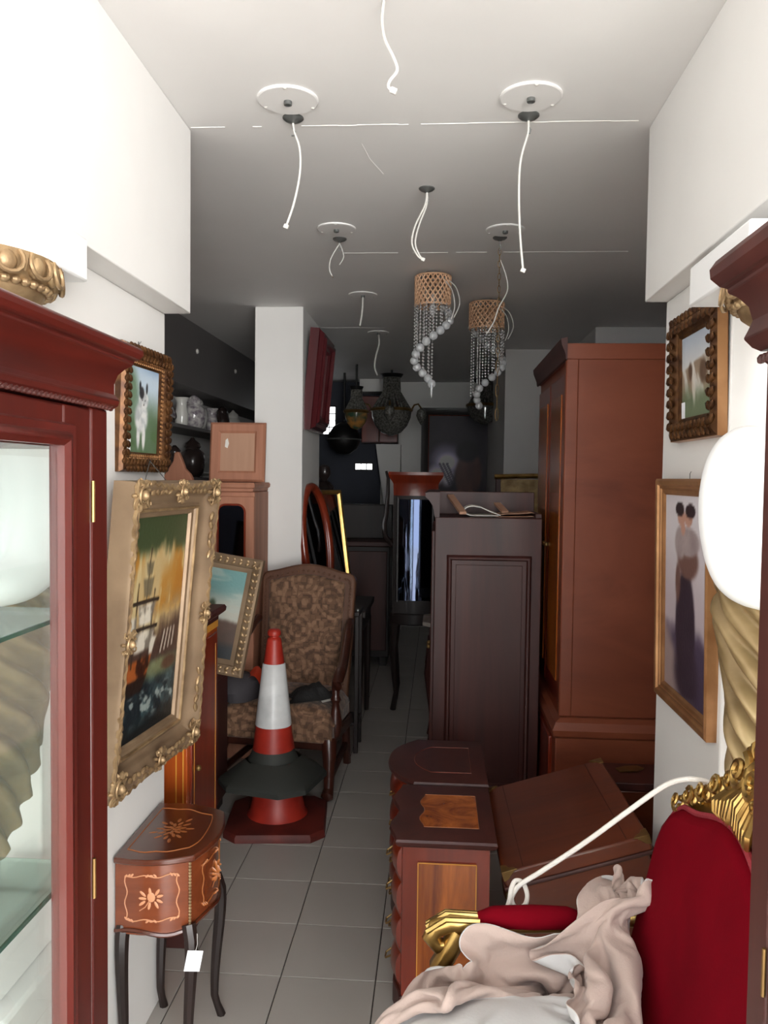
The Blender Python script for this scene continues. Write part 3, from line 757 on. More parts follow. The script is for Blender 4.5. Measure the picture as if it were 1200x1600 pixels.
MB().frame(W + 0.026, H + 0.026, [(0.0, 0.028), (0.001, 0.034), (0.005, 0.035), (0.008, 0.032)]).build('inner_bead', M['oldgold'], ship, angle=20)
MB().tube([(-0.1, 0.005, 0.36), (0, 0.04, 0.44), (0.1, 0.005, 0.36)], 0.0012, 4).build('hanging_wire', M['darksteel'], ship)

# kitten painting
W, H = 0.215, 0.235
prof = [(0.0, 0.0), (-0.003, 0.012), (0.003, 0.016), (0.008, 0.015), (0.014, 0.018), (0.022, 0.028), (0.034, 0.034), (0.044, 0.030), (0.050, 0.020), (0.050, 0.0)]
k = picture('kitten_painting', 'small painting of black and white kitten in carved bronze frame', (-0.822, 2.17, 1.775), (rad(2.0), 0, rad(90 - 3)), W, H, prof, 'bronze', paint_cat)
leaf_run(MB(), W, H, 0.031, 0.032, 0.021, (0.012, 0.016, 0.006), 1).build('carving', M['bronze'], k)
leaf_run(MB(), W, H, 0.010, 0.018, 0.012, (0.005, 0.007, 0.003), 1).build('inner_carving', M['copper'], k)
B(-W / 2 + 0.004, -W / 2 + 0.034, -0.0125, -0.0118, -H / 2 + 0.004, -H / 2 + 0.045).build('price_tag', M['tagp'], k, smooth=False)
MB().tube([(-0.03, -0.005, H / 2 + 0.05), (-0.025, -0.004, H / 2 + 0.066), (-0.01, 0.0, H / 2 + 0.062), (0.0, 0.0, H / 2 + 0.07)], 0.001, 4).build('hook', M['darksteel'], k)

# pictures on the right pier
W, H = 0.26, 0.215
rp = picture('hillside_painting', 'small mountain landscape painting in carved bronze frame on white pier', (0.652, 2.075, 1.87), (rad(1.5), 0, rad(-90)), W, H, prof[:-2] + [(0.054, 0.024), (0.056, 0.0)], 'bronze', paint_hills)
leaf_run(MB(), W, H, 0.031, 0.033, 0.03, (0.015, 0.018, 0.007), 3).build('carving', M['bronze'], rp)
MB().frame(W, H, [(0.050, 0.018), (0.052, 0.024), (0.056, 0.024), (0.058, 0.002)]).build('outer_edge', M['copper'], rp, angle=20)
B(-W / 2 + 0.006, -W / 2 + 0.034, -0.0125, -0.0118, -H / 2 + 0.003, -H / 2 + 0.045).build('price_tag', M['tagp'], rp, smooth=False)
MB().tube([(0.02, -0.004, H / 2 + 0.05), (0.02, -0.004, H / 2 + 0.07), (0.026, -0.004, H / 2 + 0.08)], 0.001, 4).build('hook', M['darksteel'], rp)
W, H = 0.365, 0.53
prof = [(0.0, 0.0), (-0.002, 0.012), (0.004, 0.017), (0.012, 0.017), (0.016, 0.022), (0.022, 0.022), (0.026, 0.028), (0.036, 0.030), (0.042, 0.026), (0.042, 0.0)]
rp2 = picture('figure_print', 'tall print of dark standing figures on pale sky in copper frame', (0.652, 2.125, 1.30), (rad(1.0), 0, rad(-90)), W, H, prof, 'copper', paint_figure, 'picture', nx=60)
MB().frame(W, H, [(0.012, 0.0172), (0.0135, 0.018), (0.016, 0.0222)]).build('dark_groove', M['bronze'], rp2)
MB().tube([(0.01, -0.004, H / 2 + 0.04), (0.01, -0.004, H / 2 + 0.055), (0.02, -0.004, H / 2 + 0.06)], 0.001, 4).build('hook', M['darksteel'], rp2)

# landscape leaning beyond the yew cabinet
W, H = 0.42, 0.40
prof = [(0.0, 0.0), (-0.003, 0.012), (0.010, 0.016), (0.018, 0.018), (0.022, 0.026), (0.040, 0.036), (0.054, 0.042), (0.064, 0.036), (0.066, 0.0)]
lp = picture('landscape_painting', 'teal sky landscape painting in gold frame leaning beside the armchair', (-1.09, 3.56, 1.0), (rad(-9), rad(9), rad(0)), W, H, prof, 'frameflat', paint_land)
leaf_run(MB(), W, H, 0.042, 0.037, 0.03, (0.012, 0.014, 0.006), 5).build('carving', M['oldgold'], lp)
# large dark painting on the back wall
W, H = 0.66, 0.95
prof = [(0.0, 0.0), (0.0, 0.014), (0.02, 0.02), (0.05, 0.04), (0.08, 0.045), (0.085, 0.0)]
dp = picture('dark_painting', 'large dark painting of kneeling figure in black frame on back wall', (0.225, 8.642, 1.79), (0, 0, 0), W, H, prof, 'blackwood', paint_dark)
MB().frame(W, H, [(-0.001, 0.014), (0.004, 0.018), (0.010, 0.016)]).build('inner_slip', M['redwood'], dp)
# ------------------------------------------------------------------ marquetry corner table by the pier
t = thing('console_table', 'small marquetry console table with slender cabriole legs against white pier', 'table', (-0.82, 2.16, 0))
ZT = 0.615
def shape(off=0.0, n=10):
    # plan outline (x out of the wall, y along): bowed near end, serpentine front, bowed far end
    P = []
    def bow(a, b, amp, k):
        a, b = Vector(a), Vector(b); d = b - a; nrm = Vector((d.y, -d.x)).normalized()
        for i in range(n):
            s = i / n
            w = amp * (sin(pi * s) if k == 1 else sin(2 * pi * s))
            P.append(tuple(a + d * s + nrm * w))
    e = off
    bow((0.0 - 0.0, -0.165 - e), (0.192 + e, -0.135 - e), 0.022, 1)
    bow((0.192 + e, -0.135 - e), (0.195 + e, 0.125 + e), 0.030, 1)
    bow((0.195 + e, 0.125 + e), (0.0, 0.165 + e), 0.022, 1)
    P.append((0.0, 0.165 + e))
    return P
MB().prism(shape(0.012), ZT - 0.016, ZT).build('table_top', M['tabledark'], t, bevel=0.004)
ap = MB().prism(shape(-0.004), ZT - 0.205, ZT - 0.016).build('apron', M['tablewood'], t)
# shaped lower edge lip
e = shape(-0.002); MB().tube([(x, y, ZT - 0.20 + 0.008 * sin(i * 0.63)) for i, (x, y) in enumerate(e)], 0.006, 6).build('lower_moulding', M['tabledark'], ap)
# inlay on the top
il = MB()
inner = [(0.02 + (x) * 0.80, y * 0.80) for x, y in shape(0)]
il.tube([(x + 0.004 * sin(7 * i), y + 0.004 * cos(5 * i), ZT + 0.0003) for i, (x, y) in enumerate(inner)], 0.0016, 4, True, 1.0)
for i in range(26):
    a = i * 2.4; r = 0.012 + 0.0032 * i * 0.7
    A = Matrix.Rotation(a, 3, 'Z')
    il.ball((0.10 + r * cos(a) * 0.75, r * sin(a) * 1.1, ZT), (0.013, 0.005, 0.0009), 8, 4, A)
il.build('top_inlay', M['inlay_dim'], t)
# inlay on near end of apron and on the front
def apron_inlay(origin, ux, w, h, out, bow, chord):
    il = MB(); O = Vector(origin); U = Vector(ux).normalized(); N = Vector(out).normalized(); Zv = Vector((0, 0, 1))
    def P(a, b):
        s = a / chord
        return O + U * a + Zv * b + N * (bow * sin(pi * (0.5 + s)) + 0.0006)
    pts = []
    for (p, q) in (((-w, -h), (w, -h)), ((w, -h), (w, h)), ((w, h), (-w, h)), ((-w, h), (-w, -h))):
        for i in range(14):
            s = i / 14; dx, dz = q[0] - p[0], q[1] - p[1]; L = math.hypot(dx, dz)
            wv = 0.0035 * sin(s * 4 * pi)
            pts.append(P(p[0] + dx * s + wv * dz / L, p[1] + dz * s - wv * dx / L))
    il.tube(pts, 0.0016, 5, True)
    for sx in (-1, 1):
        for sz in (-1, 1):
            for k in range(3): il.ball(P(sx * (w - 0.008 * k), sz * (h + 0.002 * (k - 1))), (0.006, 0.0012, 0.003), 6, 4, Matrix.Rotation(sx * sz * 0.8, 3, 'Y'))
    for q in (-1, 1):
        for k in range(3): il.ball(P(0.010 * (k - 1), q * (h + 0.002)), (0.006, 0.0012, 0.003), 6, 4, Matrix.Rotation(0.7 * (k - 1), 3, 'Y'))
    il.ball(P(0, 0.004), (0.011, 0.0014, 0.013), 8, 6)
    for k in range(9):
        a = k * 0.7 + 0.3
        il.ball(P(0.022 * cos(a) * (1 + 0.3 * (k % 2)), 0.019 * sin(a)), (0.011, 0.0012, 0.004), 6, 4, Matrix.Rotation(-a, 3, 'Y'))
    il.tube([P(-0.005, -0.006), P(-0.015, -0.022), P(-0.03, -0.032)], 0.0014, 5)
    return il
apron_inlay((0.094, -0.146, ZT - 0.108), (1, 0.15, 0), 0.066, 0.058, (0.15, -1, 0), 0.0222, 0.192).build('floral_inlay', M['inlay'], ap)
apron_inlay((0.192, -0.005, ZT - 0.108), (0, 1, 0), 0.08, 0.056, (1, 0, 0), 0.0302, 0.254).build('floral_inlay', M['inlay_dim'], ap)
# gilt corner beads
for x, y in ((0.190, -0.138), (0.192, 0.130)):
    m = MB()
    for i in range(20): m.ball((x, y, ZT - 0.025 - 0.0085 * i), 0.0045, 6, 4)
    m.build('corner_beading', M['oldgold'], ap)
def cabriole(x, y, dx, dy, z0, mat, parent, r=0.017):
    n = 12; pts = []; R = []
    for i in range(n + 1):
        q = i / n
        off = 0.022 * sin(pi * (q ** 0.6) * 1.0) * (1 - q) - 0.012 * sin(pi * q) * q + 0.020 * max(0, q - 0.85) / 0.15
        pts.append((x + dx * off, y + dy * off, z0 * (1 - q))); R.append(r * (1.15 - 0.55 * q) + (0.003 if q > 0.93 else 0))
    return MB().tube(pts, R, 8).build('leg', M[mat], parent)
for x, y, dx, dy in ((0.185, -0.132, 0.7, -0.7), (0.187, 0.122, 0.7, 0.7), (0.016, -0.148, 0.1, -1), (0.016, 0.140, 0.1, 1)):
    cabriole(x, y, dx, dy, ZT - 0.19, 'blackwood', t)
tg = thing('price_tag', 'white card price tag hanging from the console table corner', 'tag', (-0.602, 2.005, 0.41))
B(-0.02, 0.02, -0.001, 0.0, -0.098, -0.042).build('card', M['tagp'], tg, smooth=False)
tg.rotation_euler = (0.05, rad(10), rad(20))
MB().tube([(0.0, -0.0005, -0.05), (0.002, 0.001, -0.025), (-0.004, 0.0, 0.004)], 0.0008, 4).build('string', M['cordw'], tg)

# ------------------------------------------------------------------ yew cabinet just beyond the pier
t = thing('yew_cabinet', 'narrow orange yew cabinet with dark moulded top just beyond the ship painting', 'cabinet', (-1.05, 2.79, 0))
B(-0.23, 0.23, -0.19, 0.17, 0.08, 1.06).build('body', M['orangewood'], t, bevel=0.003)
B(-0.22, 0.22, -0.18, 0.16, 0.0, 0.08).build('plinth', M['darkmah'], t, bevel=0.003)
cornice_ring(-0.23, 0.23, -0.19, 0.17, [(0.0, 1.06), (0.004, 1.062), (0.004, 1.075), (0.018, 1.085), (0.026, 1.092), (0.028, 1.105), (0.022, 1.115), (0.0, 1.117)]).build('moulded_top', M['darkmah'], t, angle=30)
B(0.23, 0.233, -0.19, 0.17, 1.035, 1.06).build('inlay_band', M['line'], t, smooth=False)
d = B(0.228, 0.238, -0.165, 0.145, 0.12, 1.02).build('door', M['redwood'], t, bevel=0.003)
B(0.2375, 0.2388, -0.14, -0.137, 0.16, 0.98).build('inlay_line', M['line'], d, smooth=False)
B(0.2375, 0.2388, 0.118, 0.121, 0.16, 0.98).build('inlay_line', M['line'], d, smooth=False)
MB().ball((0.247, -0.12, 0.6), 0.011).build('knob', M['brass'], d)
for x in (0.07, 0.12, 0.19, 0.214): B(x, x + 0.004, -0.1915, -0.19, 0.1, 1.05).build('inlay_line', M['line'], t, smooth=False)

# low chest the landscape leans on
t = thing('low_chest', 'dark wooden chest holding the teal sky landscape painting', 'chest', (-1.345, 3.62, 0))
B(-0.34, 0.34, -0.22, 0.2, 0.06, 0.66).build('body', M['darkmah'], t, bevel=0.006)
B(-0.36, 0.36, -0.235, 0.2, 0.66, 0.69).build('lid', M['darkmah'], t, bevel=0.006)
B(-0.32, 0.32, -0.20, 0.19, 0.0, 0.06).build('plinth', M['blackwood'], t, bevel=0.004)
for s in (-1, 1):
    q = B(min(0.01 * s, 0.32 * s), max(0.01 * s, 0.32 * s), -0.228, -0.22, 0.1, 0.62).build('panel', M['redwood'], t, bevel=0.003)

# ------------------------------------------------------------------ raw wood wardrobe with mirrors
t = thing('mirrored_cupboard', 'raw pinkish wood cupboard with arched mirror doors beside the pillar', 'cupboard', (-1.32, 4.6, 0))
B(-0.32, 0.30, -0.16, 0.2, 0.0, 1.51).build('body', M['pinkwood'], t, bevel=0.004)
cornice_ring(-0.32, 0.29, -0.18, 0.2, [(0.0, 1.51), (0.006, 1.515), (0.006, 1.528), (0.016, 1.536), (0.018, 1.552), (0.012, 1.562)]).build('cornice', M['pinkwood'], t, angle=30)
def arch(w, h, r, n=6):
    P = [(-w, -h), (w, -h)]
    for i in range(n + 1):
        a = i / n * pi / 2; P.append((w - r + r * cos(a), h - r + r * sin(a)))
    for i in range(n + 1):
        a = pi / 2 + i / n * pi / 2; P.append((-w + r + r * cos(a), h - r + r * sin(a)))
    return P
for cx in (-0.165, 0.175):
    d = B(cx - 0.135, cx + 0.125, -0.178, -0.16, 0.75, 1.485).build('door', M['pinkwood'], t, bevel=0.004)
    mm = MB().prism([(cx - 0.002 + a, 1.19 + b) for a, b in arch(0.072, 0.245, 0.04)], -0.181, -0.178, 'y').build('mirror', M['darkmirror'], d, smooth=False)
    MB().tube([(cx - 0.002 + a, -0.182, 1.19 + b) for a, b in arch(0.076, 0.249, 0.042)], 0.006, 6, True).build('bead', M['redwood'], mm)
for k in range(3):
    d = B(-0.30, 0.30, -0.178, -0.16, 0.04 + 0.235 * k, 0.26 + 0.235 * k).build('drawer', M['pinkwood'], t, bevel=0.004)
    for s in (-1, 1): MB().ball((0.16 * s, -0.19, 0.15 + 0.235 * k), 0.014).build('knob', M['brass'], d)
# frame turned to the wall on the cupboard
t = thing('reversed_frame', 'raw wood picture frame turned back to front on the mirrored cupboard', 'picture frame', (-1.16, 4.62, 1.735), (rad(-6), 0, 0))
MB().frame(0.20, 0.22, [(0.0, 0.0), (0.0, 0.02), (0.012, 0.028), (0.05, 0.03), (0.062, 0.018), (0.062, 0.0)]).build('frame', M['pinkwood'], t, angle=25)
B(-0.11, 0.11, -0.016, -0.006, -0.12, 0.12).build('backing_board', M['palewood'], t, smooth=False)
MB().prism([(-0.075, 0.03), (-0.06, 0.022), (-0.052, 0.05), (-0.06, 0.08), (-0.072, 0.07)], -0.018, -0.016, 'y').build('sticker', M['paper'], t, smooth=False)
t = thing('wooden_finial', 'pointed raw wood pediment piece standing on the mirrored cupboard', 'ornament', (-1.50, 4.56, 1.562))
MB().prism([(-0.085, 0), (0.10, 0), (0.08, 0.045), (0.05, 0.075), (0.03, 0.13), (0.012, 0.172), (-0.012, 0.168), (-0.02, 0.12), (-0.05, 0.07), (-0.07, 0.04)], -0.02, 0.02, 'y').build('pediment', M['pinkwood'], t, bevel=0.006)

# ------------------------------------------------------------------ china shelves in the side niche
for z, nm in ((1.93, 'upper'), (1.585, 'lower')):
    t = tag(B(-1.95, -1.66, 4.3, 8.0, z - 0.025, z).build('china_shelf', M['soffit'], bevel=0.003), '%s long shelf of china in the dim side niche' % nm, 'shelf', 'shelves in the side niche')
vases = [
 ('ginger_jar', 'rounded', [(0.045, 0), (0.07, 0.03), (0.085, 0.10), (0.075, 0.16), (0.045, 0.185), (0.05, 0.20), (0.045, 0.215), (0.02, 0.235), (0.012, 0.25)]),
 ('tall_vase', 'slim', [(0.04, 0), (0.045, 0.02), (0.05, 0.09), (0.038, 0.15), (0.035, 0.18), (0.05, 0.21), (0.05, 0.215)]),
 ('coffee_pot', 'pot', [(0.05, 0), (0.06, 0.03), (0.065, 0.10), (0.05, 0.17), (0.04, 0.19), (0.045, 0.2), (0.03, 0.22), (0.01, 0.24)]),
]
def vase(kind, y, z, mat, label, cat, s=1.0, x=-1.78, spout=False, group='china on the upper shelf'):
    nm, _, prof = vases[kind]
    t = thing(nm, label, cat, (x, y, z), (0, 0, 0), group)
    MB().lathe([(r * s, h * s) for r, h in prof], 20).build('body', M[mat], t, angle=60)
    if kind == 0: MB().lathe([(0.048 * s, 0.192 * s), (0.055 * s, 0.2 * s), (0.048 * s, 0.222 * s), (0.02 * s, 0.245 * s), (0.008 * s, 0.262 * s)], 16).build('lid', M[mat], t)
    if kind == 1: MB().tube([(0.051 * s * cos(2 * pi * k / 16), 0.051 * s * sin(2 * pi * k / 16), 0.213 * s) for k in range(16)], 0.004, 6, True).build('rim', M[mat], t)
    if kind == 2:
        MB().tube([(0, -0.06 * s, 0.06 * s), (0, -0.10 * s, 0.10 * s), (0, -0.12 * s, 0.18 * s)], [0.016, 0.011, 0.008], 8).build('spout', M[mat], t)
        MB().tube([(0, 0.045 * s, 0.17 * s), (0, 0.10 * s, 0.16 * s), (0, 0.10 * s, 0.08 * s), (0, 0.06 * s, 0.05 * s)], 0.008, 8).build('handle', M[mat], t)
    return t
t = thing('china_plate', 'dark rimmed china plate propped at the end of shelf', 'plate', (-1.80, 5.15, 1.935), (0, 0, 0), 'china on the upper shelf')
MB().lathe([(0.0, 0.0), (0.07, 0.003), (0.105, 0.014), (0.13, 0.02), (0.13, 0.024), (0.10, 0.019), (0.065, 0.008), (0.0, 0.005)], 28).build('dish', M['blueporc'], t)
MB().tube([(0.13 * cos(2 * pi * k / 28), 0.13 * sin(2 * pi * k / 28), 0.022) for k in range(28)], 0.005, 6, True).build('rim', M['darkpot'], t)
for c in t.children: c.matrix_local = Matrix.Translation((0, 0, 0.13)) @ Matrix.Rotation(rad(60), 4, 'Y')
vase(1, 5.50, 1.93, 'porcelain', 'slim white vase with dark lid on the upper shelf', 'vase', 0.95)
vase(0, 5.78, 1.93, 'blueporc', 'flowered ginger jar on the upper shelf', 'jar', 1.0)
vase(0, 6.02, 1.93, 'porcelain', 'plain white ginger jar on the upper shelf', 'jar', 1.05, -1.84)
vase(1, 6.25, 1.93, 'blueporc', 'flowered slim vase on the upper shelf', 'vase', 0.9)
vase(2, 6.55, 1.93, 'darkpot', 'dark glazed coffee pot with spout on upper shelf', 'pot', 1.0)
vase(0, 6.9, 1.93, 'porcelain', 'white lidded jar next to the dark coffee pot', 'jar', 0.9)
vase(2, 5.35, 1.585, 'darkpot', 'dark brown pot on the lower shelf', 'pot', 0.9, group='pots on the lower shelf')
vase(0, 5.75, 1.585, 'darkpot', 'large dark brown lidded jar on the lower shelf', 'jar', 1.1, group='pots on the lower shelf')
t = thing('shallow_dish', 'shallow white dish on the lower shelf', 'dish', (-1.74, 6.0, 1.585), (0, 0, 0), 'pots on the lower shelf')
MB().lathe([(0.04, 0), (0.045, 0.01), (0.09, 0.022), (0.11, 0.03), (0.11, 0.034), (0.08, 0.026), (0.0, 0.014)], 24).build('dish', M['porcelain'], t)
MB().lathe([(0.045, 0.0), (0.042, 0.004), (0.045, 0.008)], 20).build('foot', M['porcelain'], t)

# ------------------------------------------------------------------ patterned armchair
t = thing('armchair', 'brown patterned high-back armchair with carved dark arms before the white pillar', 'armchair', (-0.765, 4.225, 0), (0, 0, rad(-7)))
def curve_outline(w0, w1, h, rise, n=10, r=0.05):
    P = [(-w0, 0.0), (w0, 0.0)]
    P.append((w1, h - r))
    for i in range(1, 5): a = i / 4 * pi / 2; P.append((w1 - r + r * cos(a), h - r + r * sin(a)))
    for i in range(1, n):
        s = i / n; x = (w1 - r) * (1 - 2 * s); P.append((x, h + rise * sin(pi * s) ** 1.3))
    for i in range(0, 5): a = pi / 2 + i / 4 * pi / 2; P.append((-w1 + r + r * cos(a), h - r + r * sin(a)))
    return P
def slab(poly, y0, y1, tilt, z, y):
    m = MB().prism(poly, y0, y1, 'y')
    R_ = Matrix.Translation((0, y, z)) @ Matrix.Rotation(tilt, 4, 'X')
    m.v = [tuple(R_ @ Vector(p)) for p in m.v]; return m
TB = rad(-9)
bk = slab(curve_outline(0.255, 0.275, 0.74, 0.045), 0.0, 0.055, TB, 0.33, 0.19).build('backrest', M['backwood'], t, bevel=0.012)
pad = slab(curve_outline(0.20, 0.222, 0.665, 0.035, r=0.02), -0.028, 0.01, TB, 0.355, 0.19).build('back_pad', M['upholstery'], t, bevel=0.016, seg=3)
m = MB()     # carved nail trim round the back
ol = curve_outline(0.225, 0.248, 0.70, 0.04, 14, 0.035)
R_ = Matrix.Translation((0, 0.19, 0.335)) @ Matrix.Rotation(TB, 4, 'X')
L = []
for i in range(len(ol)):
    a, b = Vector(ol[i]), Vector(ol[(i + 1) % len(ol)]); n = max(1, int((b - a).length / 0.017))
    for k in range(n): L.append(a + (b - a) * k / n)
for p in L: m.ball(R_ @ Vector((p.x, -0.004, p.y)), (0.007, 0.005, 0.007), 6, 4)
m.build('carved_trim', M['backwood'], bk)
st = MB()
def seat_pt(u, v):
    x = (u - 0.5) * 2; y = v
    w = 0.265 + 0.045 * (1 - v)
    edge = (1 - abs(x) ** 6) * (1 - abs(2 * v - 1) ** 8)
    return (x * w, -0.30 + 0.52 * v, 0.37 + 0.085 * max(0, edge) ** 0.5 + 0.01 * cos(pi * x / 2))
st.grid(seat_pt, 20, 16)
st.box(-0.30, 0.30, -0.298, -0.2, 0.28, 0.385).box(-0.275, 0.275, -0.28, 0.2, 0.30, 0.375)
st.build('seat_cushion', M['upholstery'], t, bevel=0.012)
B(-0.29, 0.29, -0.28, 0.2, 0.24, 0.30).build('seat_rail', M['chairwood'], t, bevel=0.01)
for s in (-1, 1):
    P = [(s * 0.265, 0.225, 0.80), (s * 0.272, 0.16, 0.785), (s * 0.285, 0.05, 0.72), (s * 0.305, -0.08, 0.655), (s * 0.318, -0.19, 0.625), (s * 0.322, -0.255, 0.612), (s * 0.322, -0.285, 0.59), (s * 0.322, -0.275, 0.565), (s * 0.322, -0.25, 0.575)]
    MB().tube(P, [0.022, 0.024, 0.025, 0.026, 0.028, 0.030, 0.026, 0.02, 0.012], 10).build('armrest', M['chairwood'], t)
    MB().lathe([(0.02, 0), (0.032, 0.03), (0.034, 0.08), (0.022, 0.14), (0.018, 0.17), (0.028, 0.19), (0.018, 0.21), (0.022, 0.25), (0.02, 0.29)], 12, (s * 0.30, -0.225, 0.30)).build('arm_support', M['chairwood'], t)
    MB().tube([(s * 0.275, -0.26, 0.30), (s * 0.285, -0.285, 0.22), (s * 0.285, -0.285, 0.13), (s * 0.285, -0.295, 0.06), (s * 0.285, -0.325, 0.03), (s * 0.285, -0.34, 0.03)], [0.04, 0.036, 0.028, 0.026, 0.032, 0.018], 10).build('leg', M['chairwood'], t)
    MB().tube([(s * 0.25, 0.18, 0.36), (s * 0.25, 0.20, 0.2), (s * 0.25, 0.245, 0.0)], [0.028, 0.025, 0.022], 8).build('leg', M['chairwood'], t)
    MB().tube([(s * 0.285, -0.275, 0.10), (s * 0.25, 0.20, 0.12)], 0.018, 8).build('stretcher', M['chairwood'], t)

# black lace bundle with a slip of paper on the armchair seat
m = MB()
def lump(u, v):
    x, y = u * 2 - 1, v * 2 - 1; r = min(1, math.hypot(x, y))
    n_ = fbm(u * 6, v * 6, 3); e = 0.75 + 0.35 * vnoise(math.atan2(y, x) * 1.6 + 9, 2.0, 5)
    return (x * 0.13 * e, y * 0.10 * e, 0.065 * (1 - r ** 2) * (0.5 + n_) + 0.006)
m.grid(lump, 24, 18)
t = thing('lace_shawl', 'crumpled black lace shawl on the armchair seat', 'shawl', (-0.63, 4.07, 0.462), (0, 0, rad(20)))
m.build('shawl', M['lace'], t, angle=180)
MB().grid(lambda u, v: (0.03 + u * 0.07, -0.115 + v * 0.035, 0.006 + 0.012 * u), 4, 2).build('paper_slip', M['paper'], t)
t = thing('fabric_bag', 'charcoal bag with orange flap lying on the armchair arm side', 'bag', (-1.0, 4.03, 0.455), (0, 0, rad(8)))
m = MB()
m.lathe([(0.02, 0), (0.10, 0.01), (0.115, 0.06), (0.10, 0.11), (0.06, 0.135), (0.0, 0.14)], 20, mod=lambda a, z: 1 + 0.12 * sin(3 * a + 20 * z))
m.build('sack', M['greybag'], t)
MB().grid(lambda u, v: (0.05 + 0.085 * u + 0.01 * sin(3 * v), -0.10 + 0.10 * v, 0.135 + 0.05 * sin(pi * u * 0.9) - 0.07 * (1 - v) * u - 0.05 * u * u), 8, 8).build('flap', M['orangeflap'], t)

# ------------------------------------------------------------------ stacked traffic cones
def octo(a, c): return [(-a, -a + c), (-a + c, -a), (a - c, -a), (a, -a + c), (a, a - c), (a - c, a), (-a + c, a), (-a, a - c)]
t = thing('traffic_cone', 'red traffic cone with worn red base underneath the black based cone', 'traffic cone', (-0.72, 3.635, 0), (0, 0, rad(6)), 'stacked traffic cones')
rings = [[(x * k, y * k, z) for x, y in octo(0.225, 0.06)] for k, z in ((1, 0.0), (1, 0.022), (0.97, 0.034), (0.74, 0.046))]
MB().loft(rings).build('base', M['conebase'], t, angle=30)
MB().lathe([(0.145, 0.04), (0.128, 0.06), (0.115, 0.12), (0.098, 0.21), (0.066, 0.42), (0.04, 0.62)], 28).build('cone_body', M['conered'], t)
t = thing('traffic_cone', 'red and white sleeved traffic cone with black base stacked on top', 'traffic cone', (-0.738, 3.62, 0.205), (0, 0, rad(-14)), 'stacked traffic cones')
rings = [[(x * k, y * k, z) for x, y in octo(0.215, 0.09)] for k, z in ((1.0, 0.0), (1.0, 0.02), (0.95, 0.034), (0.70, 0.075), (0.52, 0.105))]
MB().loft(rings, True, False, False).build('base', M['rubber'], t, angle=30)
MB().lathe([(0.115, 0.10), (0.10, 0.13), (0.094, 0.148)], 28, cap0=False, cap1=False).build('collar', M['rubber'], t)
MB().lathe([(0.0945, 0.146), (0.0805, 0.262)], 28, cap0=False, cap1=False).build('red_band', M['conered'], t)
MB().lathe([(0.083, 0.258), (0.083, 0.262), (0.052, 0.538), (0.048, 0.542)], 28, mod=lambda a, z: 1 + 0.012 * sin(5 * a + z * 60), cap0=False, cap1=False).build('white_sleeve', M['conewhite'], t)
MB().lathe([(0.0485, 0.536), (0.033, 0.648), (0.030, 0.656), (0.022, 0.661), (0.022, 0.666), (0.030, 0.670), (0.032, 0.682), (0.028, 0.692), (0.020, 0.698), (0.012, 0.70)], 24, cap0=False).build('red_tip', M['conered'], t)

# ------------------------------------------------------------------ burgundy frame on pillar, mirrors leaning on pillar
t = thing('deep_frame', 'deep burgundy wooden frame hung on the side of the white pillar', 'picture frame', (-0.815, 5.16, 2.2), (rad(5), 0, rad(90)))
MB().frame(0.30, 0.40, [(0.0, 0.0), (0.0, 0.06), (0.01, 0.075), (0.03, 0.08), (0.04, 0.10), (0.055, 0.10), (0.065, 0.085), (0.085, 0.085), (0.10, 0.06), (0.11, 0.055), (0.11, 0.0)]).build('frame', wood('burgundy_wood', (66, 14, 20), (92, 24, 30), 'z', 8, 0.3, 0.6), t, angle=25)
B(-0.16, 0.16, -0.02, -0.01, -0.21, 0.21).build('backing', M['darkmah'], t, smooth=False)
# console that carries the mirrors, hidden behind armchair
t = thing('side_console', 'dark console carrying the oval and gilt mirrors behind the armchair', 'table', (-0.62, 5.2, 0))
B(-0.19, 0.19, -0.33, 0.33, 0.74, 0.78).build('table_top', M['blackwood'], t, bevel=0.005)
B(-0.17, 0.17, -0.3, 0.3, 0.64, 0.74).build('apron', M['blackwood'], t, bevel=0.003)
for sx in (-1, 1):
    for sy in (-1, 1): MB().tube([(sx * 0.15, sy * 0.28, 0.66), (sx * 0.15, sy * 0.28, 0.0)], [0.025, 0.016], 8).build('leg', M['blackwood'], t)
t = thing('oval_mirror', 'oval mirror in polished brown wood frame leaning on the pillar', 'mirror', (-0.735, 5.03, 0.81), (rad(-7), 0, rad(72)))
MB().tube([(0.18 * sin(2 * pi * k / 40), -0.02, 0.37 - 0.36 * cos(2 * pi * k / 40)) for k in range(40)], 0.026, 10, True).build('frame', M['redwood'], t)
MB().prism([(0.17 * sin(2 * pi * k / 40), 0.37 - 0.35 * cos(2 * pi * k / 40)) for k in range(40)], -0.02, -0.012, 'y').build('mirror_glass', M['mirror'], t, smooth=False)
t = thing('gilt_mirror', 'tall mirror in narrow bright gold frame beside the oval mirror', 'mirror', (-0.72, 5.32, 1.155), (rad(-10), rad(0), rad(52)))
MB().frame(0.24, 0.66, [(0.0, 0.0), (0.0, 0.02), (0.008, 0.028), (0.022, 0.03), (0.03, 0.02), (0.03, 0.0)]).build('frame', M['gold'], t, angle=25)
B(-0.125, 0.125, -0.014, -0.006, -0.335, 0.335).build('mirror_glass', M['mirror'], t, smooth=False)
